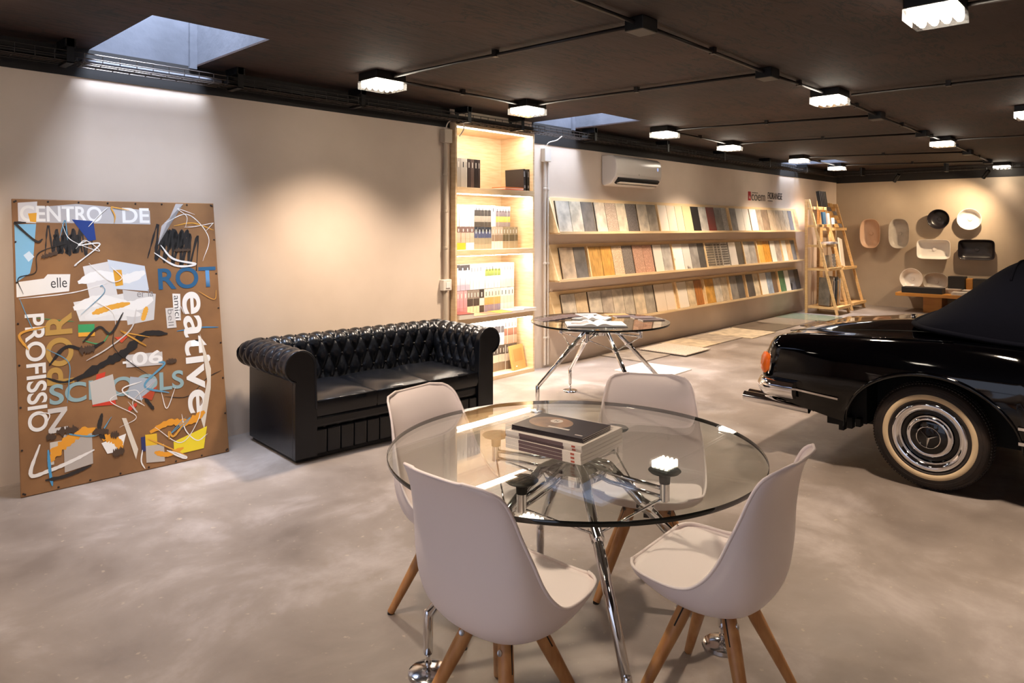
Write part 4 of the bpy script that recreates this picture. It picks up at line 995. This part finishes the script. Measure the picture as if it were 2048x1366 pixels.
# magazines on the near table
paper = mat('page_white', '#e4dcd3', .5); inkd = mat('cover_dark', '#2b2224', .35); shot = mat('cover_photo', '#b08a6a', .35, col2='#6b5a50', nscale=9)
def magazine(loc, rz, sx, sy, th, cover, label, group=None, z_sag=0):
    t = thing('magazine', label, 'magazine', loc, rz, group)
    MB().box(0, sx, .0, sy, .0006, th - .0008).build('pages', paper, t)
    c_ = MB(); c_.box(-.001, sx + .001, -.001, sy + .001, th - .0008, th); c_.box(-.001, sx + .001, -.001, sy + .001, 0, .0006); c_.box(-.001, sx + .001, -.0016, -.0008, 0, th)
    c_.build('cover', cover, t); return t
MA = math.radians(-84)   # spine direction on the table
mx0, my0 = 1.885, 1.805
whc = mat('cover_white', '#e6ddd4', .35); spn = mat('spine_plum', '#6a5558', .4)
gz = .7402
for i in range(5):
    t = magazine((mx0 + random.uniform(-.004, .004), my0 + random.uniform(-.004, .004), gz + i * .0125), MA + random.uniform(-.015, .015), .325, .29, .0123, whc, 'thick white magazine, %s from the bottom of the pile on the near table' % ORD[i], 'magazine pile on the near glass table')
    MB().box(.06, .25, -.0024, -.0018, .0005, .0118).build('spine_print', spn, t); MB().box(.285, .30, -.0024, -.0018, .003, .009).build('spine_mark', mat('spine_red', '#b5503a', .4), t)
    if i == 4:
        MB().box(.05, .30, .215, .27, .0123, .0126).build('cover_photo', mat('cover_grey_photo', '#8d837c', .4, col2='#c9c0b8', nscale=18), t)
for i in range(3):
    t = magazine((mx0 + .018 + .004 * i, my0 - .012 + .003 * i, gz + .0628 + i * .0052), MA + .045 - .012 * i, .30, .205, .0050, inkd, ('dark magazine under the top one of the near pile', 'second dark magazine of the near pile', 'dark magazine with a round photo on top of the near pile')[i], 'magazine pile on the near glass table')
    if i == 2:
        d_ = MB(); d_.lathe([(0, .0053), (.088, .0052), (.088, .0048)], 40, Matrix.Translation((.10, .11, 0)) @ Matrix.Diagonal((1, .8, 1, 1))); d_.build('round_photo', shot, t)
        MB().lathe([(0, .0056), (.024, .0055), (.024, .005)], 24, Matrix.Translation((.11, .135, 0))).build('photo_badge', paper, t)
        text_obj('badge_mark', 'H', (.014, .02), Matrix.Translation((.103, .125, .0058)), inkd, t, .02)
        MB().box(.12, .21, .055, .067, .005, .0056).build('cover_title', paper, t)
        MB().box(.255, .285, .022, .03, .005, .0053).build('cover_mark', paper, t)

# printed matter on the second table
gz2 = .7402
def open_book(loc, rz, sx, sy, label):
    t = thing('open_book', label, 'book', loc, rz, 'open books on the second glass table')
    for sg in (-1, 1):
        def pg(u, v, sg=sg): return Vector((sg * sx * u, sy * v, .012 + .022 * math.sin(min(1, u * 2.2) * PI / 1.15) * (1 - u * .55)))
        m = MB(); m.grid(pg, 14, 2)
        b_ = [pg(k / 14, 0) for k in range(15)]; bt_ = [pg(k / 14, 1) for k in range(15)]
        for k in range(14):
            for (p, q) in ((b_[k], b_[k + 1]), (bt_[k], bt_[k + 1])):
                m.add([p, q, Vector((q.x, q.y, .004)), Vector((p.x, p.y, .004))], [(0, 1, 2, 3)])
        e0, e1 = pg(1, 0), pg(1, 1); m.add([e0, e1, Vector((e1.x, e1.y, .004)), Vector((e0.x, e0.y, .004))], [(0, 1, 2, 3)])
        m.build('page_block', mat('book_page', '#e9e8e8', .5), t, smooth=30)
    MB().box(-sx - .006, sx + .006, -.006, sy + .006, 0, .004).build('cover', mat('book_cover_grey', '#3a3c40', .5), t)
    def ph(u, v): return Vector((-sx * (.25 + .6 * u), sy * (.2 + .55 * v), .0128 + .022 * math.sin(min(1, (.25 + .6 * u) * 2.2) * PI / 1.15) * (1 - (.25 + .6 * u) * .55)))
    MB().grid(ph, 8, 2).build('printed_photo', mat('book_photo', '#b7b6b8', .5, col2='#77767c', nscale=14), t, fix=False)
    return t
open_book((4.64, 3.42, gz2), math.radians(-46), .24, .26, 'large open book with a grey cover at the near edge of the second table')
open_book((4.93, 3.73, gz2), math.radians(-70), .15, .20, 'smaller open book lying behind the large open one')
for i in range(5):
    magazine((4.60 + .06 * i, 3.97 - .02 * i, gz2 + .0048 * i), math.radians(-20), .16, .18, .0045, mat('cover_plum', '#54484e', .3), 'glossy dark magazine, %s of the fan on the second table' % ORD[i], 'fanned dark magazines on the second glass table')
for i, (x, y, c_, nm) in enumerate(((5.14, 4.0, '#a7a3a6', 'silver grey'), (5.26, 3.66, '#5d5258', 'plum'), (5.3, 3.50, '#6d6266', 'mauve'), (5.22, 3.36, '#4c4246', 'dark plum'), (5.3, 3.78, '#b98a55', 'tan'))):
    magazine((x, y, gz2 + .0005 * i), math.radians(-35), .2, .12, .006, mat('cover_%d' % i, c_, .35), '%s brochure lying on the far side of the second table' % nm, 'brochures on the second glass table')

# ================================================================== white shell chairs
INN = [(0, .215, .452), (.12, .15, .440), (.25, .05, .425), (.38, -.055, .42), (.48, -.128, .43), (.56, -.172, .468), (.66, -.195, .54), (.78, -.210, .645), (.9, -.232, .76), (.96, -.262, .828), (1, -.298, .858)]
OUT = [(0, .218, .448), (.12, .165, .408), (.25, .065, .362), (.38, -.055, .345), (.48, -.152, .362), (.56, -.210, .42), (.66, -.232, .52), (.78, -.236, .64), (.9, -.251, .752), (.96, -.275, .819), (1, -.303, .855)]
RIM = [(0, .165, .200, .468), (.03, .195, .185, .469), (.06, .215, .165, .468), (.12, .230, .125, .464), (.25, .240, .04, .460), (.38, .245, -.03, .474), (.48, .244, -.080, .512), (.56, .239, -.118, .565), (.66, .230, -.148, .632), (.78, .215, -.180, .708), (.88, .203, -.206, .775), (.94, .192, -.232, .822), (.97, .176, -.258, .845), (.99, .148, -.280, .857), (1, .10, -.293, .862)]
def shell_pt(tab, u, v, p):
    cy, cz = curve(tab, v); w_, ry, rz = curve(RIM, v); s_ = abs(u); f = s_ ** p
    x = math.copysign(w_ * math.sin(s_ * PI / 2) ** .92, u) if u else 0
    return Vector((x, lerp(cy, ry, f), lerp(cz, rz, f)))
shell_m = mat('shell_white', '#f3e6e3', .38); pad_m = mat('pad_white', '#f3e7e4', .5)
def make_chair():
    r = thing('shell_chair', '', 'chair')
    NU, NVv = 36, 56
    m = MB(); m.grid(lambda u, v: shell_pt(INN, 2 * u - 1, v, 2.6), NU, NVv); m.grid(lambda u, v: shell_pt(OUT, 2 * u - 1, v, 2.1) - Vector((0, 0, 0)), NU, NVv, flip=True)
    sh_ = m.build('seat_shell', shell_m, r, smooth=60)
    rim = [shell_pt(INN, 1, k / 60, 2) for k in range(61)] + [shell_pt(INN, 1 - 2 * k / 30, 1, 2.6) for k in range(1, 31)] + [shell_pt(INN, -1, 1 - k / 60, 2) for k in range(1, 61)] + [shell_pt(INN, -1 + 2 * k / 30, 0, 2.6) for k in range(1, 31)]
    MB().tube(rim, .0052, 8, caps=False).build('rim', shell_m, sh_, smooth=True)
    pm = MB(); pm.grid(lambda u, v: shell_pt(INN, (2 * u - 1) * .80, .035 + v * .43, 2.6) + Vector((0, 0, .012 * (1 - abs(2 * u - 1) ** 8) * (1 - abs(2 * v - 1) ** 8))), 24, 24)
    pm.build('seat_pad', pad_m, r, smooth=True, fix=False)
    br = MB(); br.box(-.085, .085, -.012, .012, .335, .352); br.box(-.012, .012, -.085, .085, .335, .352); br.box(-.10, .10, -.10, .06, .348, .354)
    br.build('under_frame', BLACKP, r)
    for sx in (-1, 1):
        for sy in (-1, 1):
            a = Vector((sx * .062, sy * .058 - .02, .365)); b_ = Vector((sx * .20, sy * .195 - .02, 0))
            lg = MB().tube([a, lerp(a, b_, .25), b_ + Vector((0, 0, .006))], [.0225, .0235, .0145], 16).build('leg', OAK, r, smooth=40)
            MB().tube([b_ + Vector((0, 0, .006)), b_], .0135, 12).build('foot_cap', BLACKP, lg)
            d = (b_ - a).normalized(); c_ = lerp(a, b_, .14); n = Vector((-sy * d.y * 0 + sx * 0, 0, 0))
            side = Vector((sx * .0, 1.0 * sy, .0)); side = (side - d * side.dot(d)).normalized()
            q = side.to_track_quat('Z', 'Y').to_matrix().to_4x4()
            MB().lathe([(.006, .0235), (.009, .0245), (.009, .020), (0, .020)], 14, Matrix.Translation(c_) @ q).build('bolt', STEEL, lg, smooth=40)
            s2 = Vector((sx, 0, 0)); s2 = (s2 - d * s2.dot(d)).normalized()
            sl = MB(); 
            for k in range(1):
                p0 = lerp(a, b_, .02) + s2 * .0232; p1 = lerp(a, b_, .27) + s2 * .0225
                sl.tube([p0, p1], .0025, 5)
            sl.build('bracket_slot', BLACKP, lg)
    return r
ch0 = make_chair()
CH = [(1.95, 2.105, (.1, -.99), 'white shell chair between the sofa and the near glass table'),
      (2.61, 1.66, (-.86, -.5), 'white shell chair on the far side of the near glass table, facing the camera'),
      (1.575, 1.505, (1, .03), 'white shell chair with its back turned, nearest the camera'),
      (2.13, 1.11, (-.07, 1), 'white shell chair on the car side of the near glass table')]
for i, (x, y, tg, lb) in enumerate(CH):
    c_ = ch0 if i == 0 else copy_tree(ch0)
    c_.location = (x, y, 0); c_.rotation_euler = (0, 0, math.atan2(tg[1], tg[0]) - PI / 2)
    c_['label'] = lb; c_['group'] = 'white shell chairs around the glass table'

# ================================================================== black convertible
CA = math.radians(90 + 180)
car = thing('convertible_car', 'black classic convertible with dark soft top and whitewall tyres, rear end in view', 'car', (5.53, 1.065, 0), CA)
paintm = mat('black_paint', '#010102', .06, coat=.5, spec=.3)
under = mat('underbody', '#050505', .8)
HWB = .875
AXF, ZAX = 2.40, .315
def sm(a, b_, x):
    t = min(1, max(0, (x - a) / (b_ - a))); return t * t * (3 - 2 * t)
def ztop(x):   # fender line
    return curve([(-.98, .785), (-.9, .812), (-.5, .842), (0, .872), (.6, .885), (1.3, .875), (2.0, .85), (2.7, .815), (3.1, .76), (3.22, .70)], x)[0]
def zmid(x):   # centre line of boot lid and bonnet
    return curve([(-.98, .795), (-.9, .83), (-.6, .885), (-.25, .93), (.1, .945), (.6, .94), (1.3, .94), (1.6, .93), (2.2, .895), (2.8, .83), (3.1, .755), (3.22, .70)], x)[0]
def wfac(x):
    return curve([(-.98, .86), (-.95, .91), (-.88, .94), (-.6, .975), (0, 1.0), (1.2, 1.0), (2.4, .985), (2.9, .95), (3.12, .89), (3.22, .80)], x)[0]
def yprof(z):  # half width by height
    return HWB * curve([(.2, .93), (.30, .955), (.40, .985), (.47, .992), (.5, 1.0), (.6, 1.0), (.7, .985), (.78, .955), (.84, .915), (.9, .87)], z)[0]
def zbot(x):
    zb = curve([(-.98, .42), (-.9, .40), (-.7, .36), (-.5, .325), (.5, .235), (1.9, .235), (2.7, .26), (3.0, .30), (3.22, .36)], x)[0]
    for ax, a_, b_ in ((0, .46, .375), (AXF, .42, .37)):
        d = abs(x - ax)
        if d < a_: zb = max(zb, ZAX + b_ * math.sqrt(1 - (d / a_) ** 2) if d < a_ else 0)
    return zb
xs_ = sorted(set([round(-.98 + .02 * k, 3) for k in range(10)] + [round(-.78 + .05 * k, 3) for k in range(7)] + [round(-.47 + .02 * k, 3) for k in range(48)] + [round(.55 + .1 * k, 3) for k in range(14)] + [round(1.95 + .03 * k, 3) for k in range(31)] + [2.95, 3.0, 3.05, 3.1, 3.14, 3.18, 3.2, 3.22]))
NL, NT = 14, 10
def section(x, side):
    zt, zc, zb, wf = ztop(x), zmid(x), zbot(x), wfac(x)
    pts = []
    for k in range(NL + 1):
        z = lerp(zb, zt, k / NL); y = yprof(z) * wf
        if k >= NL - 2: y -= (.0, .012, .04)[k - NL + 2]
        # rear and front lean
        xr = x
        if x < -.78: xr = x + (-.06 * sm(.85, .5, z) + .08 * sm(.48, .38, z)) * sm(-.78, -.98, x)
        if x > 3.0: xr = x - .08 * sm(.5, .3, z) * sm(3.0, 3.22, x)
        pts.append(Vector((xr, side * y, z)))
    yk = abs(pts[-1].y)
    for k in range(1, NT + 1):
        u = k / NT; y = yk * (1 - u); z = lerp(zt + .006 * math.sin(min(1, u * 4) * PI), zc, sm(.05, .75, u)); pts.append(Vector((pts[-1].x if 0 else x, side * y, z)))
    return pts
m = MB()
for side in (-1, 1):
    S_ = [section(x, side) for x in xs_]; n = len(S_[0]); vs = [p for s_ in S_ for p in s_]; fs = []
    for i in range(len(S_) - 1):
        for k in range(n - 1): fs.append((i * n + k, (i + 1) * n + k, (i + 1) * n + k + 1, i * n + k + 1))
    m.add(vs, fs)
for x in (xs_[0], xs_[-1]):
    a = section(x, -1); b_ = section(x, 1); n = len(a)
    vs = a + b_; fs = [(k, k + 1, n + k + 1, n + k) for k in range(n - 1)]
    m.add(vs, fs)
body = m.build('body', paintm, car, smooth=40)
# crease line, boot seams, arch flares
for ax, a_, b_, nm in ((0, .46, .375, 'rear'), (AXF, .42, .37, 'front')):
    for side in (-1, 1):
        P_ = []
        for k in range(41):
            q = math.radians(1 + 178 * k / 40); x = ax + a_ * math.cos(q) * 1.0; z = ZAX + b_ * math.sin(q)
            P_.append(Vector((x, side * (yprof(max(z, .24)) * wfac(x) + .004), max(z, .245))))
        MB().tube(P_, [.005 + .009 * math.sin(PI * k / 40) for k in range(41)], 10, flat=1.0).build('arch_flare', paintm, body, smooth=True)
        w_ = MB()
        def wl(u, v, side=side, ax=ax, a_=a_, b_=b_):
            q = PI * u; return Vector((ax + (a_ + .01) * math.cos(q), side * lerp(.86, .50, v), max(.2, ZAX + (b_ + .008) * math.sin(q) - (.02 if v < .01 else 0))))
        w_.grid(wl, 24, 2); w_.build('wheel_housing', under, car, fix=False)
MB().box(-.45, .45, -.5, .5, .25, .75).build('underbody', under, car)
MB().box(.44, 3.0, -.52, .52, .2, .7).build('underbody', under, car)
MB().box(-.75, -.44, -.7, .7, .37, .6).build('underbody', under, car)
MB().box(-.50, -.37, -.72, .72, .30, .64).build('splash_panel', under, car)
MB().box(-.62, -.5, -.70, -.45, .26, .4).build('suspension_arm', under, car)
for k in range(3): MB().box(-.52 + .05 * k, -.49 + .05 * k, -.78, -.72, -.0 + .25 + .02 * k, .34).build('underbody_bracket', under, car)
seam = mat('panel_gap', '#000000', .9)
MB().tube([(x, -.60 * wfac(x), zmid(x) * .35 + ztop(x) * .65 + .012) for x in [-.92 + .075 * k for k in range(13)]], .003, 5).build('boot_lid_seam', seam, body)
MB().tube([(x, -.74 * wfac(x), ztop(x) + .004) for x in [-.88 + .09 * k for k in range(12)]], .004, 6).build('fender_bead', paintm, body, smooth=True)
MB().lathe([(0, .02), (.012, .018), (.014, .006), (.02, 0)], 14, Matrix.Translation((-.28, .0, zmid(-.28)))).build('filler_knob', CHROME, body, smooth=True)
# chrome strips
def strip(x0, x1, z0, z1, hh=.011, nm='trim_strip'):
    P_ = [(lerp(x0, x1, k / 16), lerp(z0, z1, k / 16)) for k in range(17)]
    for side in (-1, 1):
        vs = []
        for (x, z) in P_:
            y = yprof(z) * wfac(x)
            vs += [Vector((x, side * (y - .002), z - hh)), Vector((x, side * (y + .012), z - hh * .5)), Vector((x, side * (y + .013), z + hh * .6)), Vector((x, side * (y - .002), z + hh))]
        fs = [(4 * k + j, 4 * k + 4 + j, 4 * k + 5 + j, 4 * k + 1 + j) for k in range(16) for j in range(3)]
        fs += [(0, 1, 2, 3), (67, 66, 65, 64)]
        MB().add(vs, fs).build(nm, CHROME, body, smooth=50)
strip(-.90, -.50, .487, .463); strip(.44, 1.95, .462, .455, .014, 'sill_trim'); strip(.44, 1.95, .379, .372, .016, 'sill_trim')
# rear bumper
bp_ = []
for k in range(31):
    q = -PI / 2 + PI * k / 30; s_ = math.sin(q)
    y = .86 * math.copysign(abs(s_) ** .55, s_); x = -.83 - .24 * (math.cos(q) ** .5 if math.cos(q) > 0 else 0)
    bp_.append(Vector((x, y, .475)))
bp_ = [Vector((-.77, -.868, .475))] + bp_ + [Vector((-.77, .868, .475))]
bm_ = MB(); rg = []
for i, p in enumerate(bp_):
    t_ = (bp_[min(i + 1, len(bp_) - 1)] - bp_[max(i - 1, 0)]).normalized(); n_ = Vector((t_.y, -t_.x, 0)) * -1
    if n_.x > 0 and abs(t_.y) > .3: n_ = -n_
    if abs(t_.y) <= .3: n_ = Vector((0, math.copysign(1, p.y), 0))
    rg.append([p + n_ * a + Vector((0, 0, b_)) for a, b_ in ((-.02, -.055), (.025, -.05), (.045, -.02), (.05, .015), (.03, .045), (-.005, .06), (-.03, .05))])
bm_.rings(rg); bm_.build('rear_bumper', CHROME, car, smooth=60)
for yy in (-.66, -.58):
    MB().tube([(-.75, yy, .32), (-1.0, yy, .333), (-1.21, yy, .337)], [.032, .035, .037], 18, caps=False).build('exhaust_pipe', CHROME, car, smooth=True)
for side in (-1, 1):
    tl = MB(); n_ = Vector((-math.cos(.62), side * math.sin(.62), .12)).normalized(); u_ = (Vector((0, 0, 1)) - n_ * n_.z).normalized(); M = Matrix.Translation((-.985, side * .74, .615)) @ Matrix((u_, n_.cross(u_), n_)).transposed().to_4x4()
    lg = MB().rings([[(a * .9, b_ * .9, -.06) for a, b_ in outline(.085, .075, 3.2, 32)], [(a, b_, 0) for a, b_ in outline(.088, .08, 3.2, 32)], [(a, b_, .022) for a, b_ in outline(.088, .08, 3.2, 32)], [(a * .86, b_ * .86, .026) for a, b_ in outline(.088, .08, 3.2, 32)]], M=M).build('tail_light', CHROME, car, smooth=40)
    MB().rings([[(a * .84, b_ * .84, .02) for a, b_ in outline(.088, .08, 3, 32)], [(a * .8, b_ * .8, .045) for a, b_ in outline(.088, .08, 3, 32)], [(a * .5, b_ * .5, .06) for a, b_ in outline(.088, .08, 2.5, 32)], [(a * .02, b_ * .02, .064) for a, b_ in outline(.088, .08, 2, 32)]], M=M).build('amber_lens', mat('amber_lens', '#c9590f', .12, spec=.7, emit=.12), lg, smooth=True)
# wheels
tyre_m = mat('tyre_rubber', '#1c1512', .7, col2='#2a1d15', nscale=12, bump=.2, bscale=60); ww = mat('whitewall', '#cdb591', .6)
def wheel(x, side):
    w_ = thing('wheel', None, None); w_.parent = car; w_.location = (x, side * .735, ZAX); w_.rotation_euler = (PI / 2 if side < 0 else -PI / 2, 0, 0)
    ty = MB().lathe([(.19, -.08), (.24, -.088), (.29, -.08), (.305, -.06), (.314, -.03), (.315, 0), (.314, .03), (.305, .062), (.298, .074), (.285, .083), (.262, .0895), (.2515, .0905), (.2505, .0895), (.216, .0885), (.212, .09), (.20, .082), (.19, .07)], 96, caps=False).build('tyre', tyre_m, w_, smooth=40)
    rib = MB()
    for r_, z_ in ((.292, .0795), (.27, .0885)): rib.lathe([(r_ - .002, z_ - .002), (r_, z_ + .0015), (r_ + .002, z_ - .002)], 96, caps=False)
    rib.build('sidewall_ribs', tyre_m, ty, smooth=True)
    tr = MB()
    for k in range(110):
        q = 2 * PI * k / 110
        for zz in (-.05, -.018, .018, .05): tr.cbox((0, 0, 0), (.006, .011, .02), 0, Matrix.Rotation(q + zz * 2, 4, 'Z') @ Matrix.Translation((.3145 if abs(zz) < .03 else .308, 0, zz)))
    o = tr.build('tread_blocks', tyre_m, ty, fix=False); o['kind'] = 'stuff'
    MB().lathe([(.2185, .0884), (.221, .0912), (.247, .0922), (.2495, .0894)], 96, caps=False).build('whitewall', ww, ty, smooth=True)
    MB().lathe([(.150, .060), (.156, .074), (.168, .086), (.182, .092), (.194, .090), (.201, .082), (.203, .07)], 96, caps=False).build('trim_ring', CHROME, w_, smooth=True)
    MB().lathe([(.0, .056), (.06, .056), (.115, .052), (.14, .045), (.158, .05), (.16, .06), (.2, .05)], 64, caps=False).build('wheel_disc', paintm, w_, smooth=True)
    cp = MB().lathe([(.128, .052), (.125, .068), (.112, .082), (.104, .085), (.0985, .083)], 64, caps=False).build('hubcap_ring', CHROME, w_, smooth=True)
    MB().lathe([(.099, .082), (.08, .088), (.04, .092), (0, .093)], 64, caps=False).build('hubcap_centre', paintm, cp, smooth=True)
    st = MB(); R_ = .062
    st.tube([(R_ * math.cos(2 * PI * k / 48), R_ * math.sin(2 * PI * k / 48), .0925) for k in range(49)], .0028, 8, caps=False)
    for k in range(3):
        q = PI / 2 + 2 * PI * k / 3 + STAR
        d_ = Vector((math.cos(q), math.sin(q), 0)); nn = Vector((-d_.y, d_.x, 0)); z = Vector((0, 0, .0925))
        st.add([z + nn * .009, z - nn * .009, z + d_ * R_, z + Vector((0, 0, .008)), z + d_ * R_ + Vector((0, 0, .002))], [(0, 3, 4, 2), (1, 2, 4, 3), (0, 2, 1)])
    st.build('star_emblem', CHROME, cp, smooth=30)
    return w_
STAR = math.radians(50)
for x in (0, AXF):
    for side in (-1, 1): wheel(x, side)
# soft top
top_m = mat('soft_top_canvas', '#05060e', .95, spec=.08, bump=.1, bscale=300)
def st_pt(u, v):
    x = lerp(-.17, 1.5, v)
    hw = curve([(-.17, .42), (-.13, .52), (-.03, .62), (.2, .70), (.5, .735), (.95, .74), (1.5, .70)], x)[0]
    zb_ = curve([(-.17, .935), (.1, .92), (.4, .9), (.95, .89), (1.5, .91)], x)[0]
    zt_ = curve([(-.17, .955), (-.08, 1.01), (.1, 1.15), (.24, 1.27), (.32, 1.325), (.38, 1.345), (.55, 1.36), (.9, 1.36), (1.2, 1.34), (1.5, 1.29)], x)[0]
    a = PI * u; c_, s_ = math.cos(a), math.sin(a)
    y = -hw * math.copysign(abs(c_) ** .62, c_) * (1 - .20 * abs(s_) ** 1.0); z = zb_ + (zt_ - zb_) * abs(s_) ** .62
    return Vector((x, y, z))
tp = MB().grid(st_pt, 48, 60).build('soft_top', top_m, car, smooth=True, fix=False)
MB().tube([st_pt(0, k / 40) + Vector((0, -.004, -.004)) for k in range(40, -1, -1)] + [st_pt(k / 24, 0) + Vector((-.008, 0, -.008)) for k in range(1, 24)] + [st_pt(1, k / 40) + Vector((0, .004, -.004)) for k in range(41)], .016, 8).build('hem_binding', top_m, tp, smooth=True)
MB().tube([st_pt(k / 40, .317) + Vector((0, 0, .002)) for k in range(9, 32)], .007, 6).build('roof_seam', top_m, tp, smooth=True)
MB().prism([(-.62, .93), (.62, .93), (.56, 1.24), (-.56, 1.24)], lambda a, b_: Vector((1.5 + (1.24 - b_) * 1.1, a, b_)), lambda a, b_: Vector((1.51 + (1.24 - b_) * 1.1, a, b_))).build('windscreen', mat('windscreen_dark', '#0a0c0e', .05, spec=.8), car)
for side in (-1, 1):
    MB().lathe([(.0, .07), (.06, .06), (.09, .03), (.1, 0), (.1, -.06)], 24, Matrix.Translation((3.16, side * .62, .62)) @ Matrix.Rotation(PI / 2, 4, 'Y')).build('headlight', mat('headlight_glass', '#9aa0a4', .08, spec=.8), car, smooth=40)
MB().box(3.16, 3.27, -.8, .8, .40, .50).build('front_bumper', CHROME, car, bevel=.03)
MB().box(3.18, 3.235, -.42, .42, .52, .68).build('grille', CHROME, car, bevel=.02)
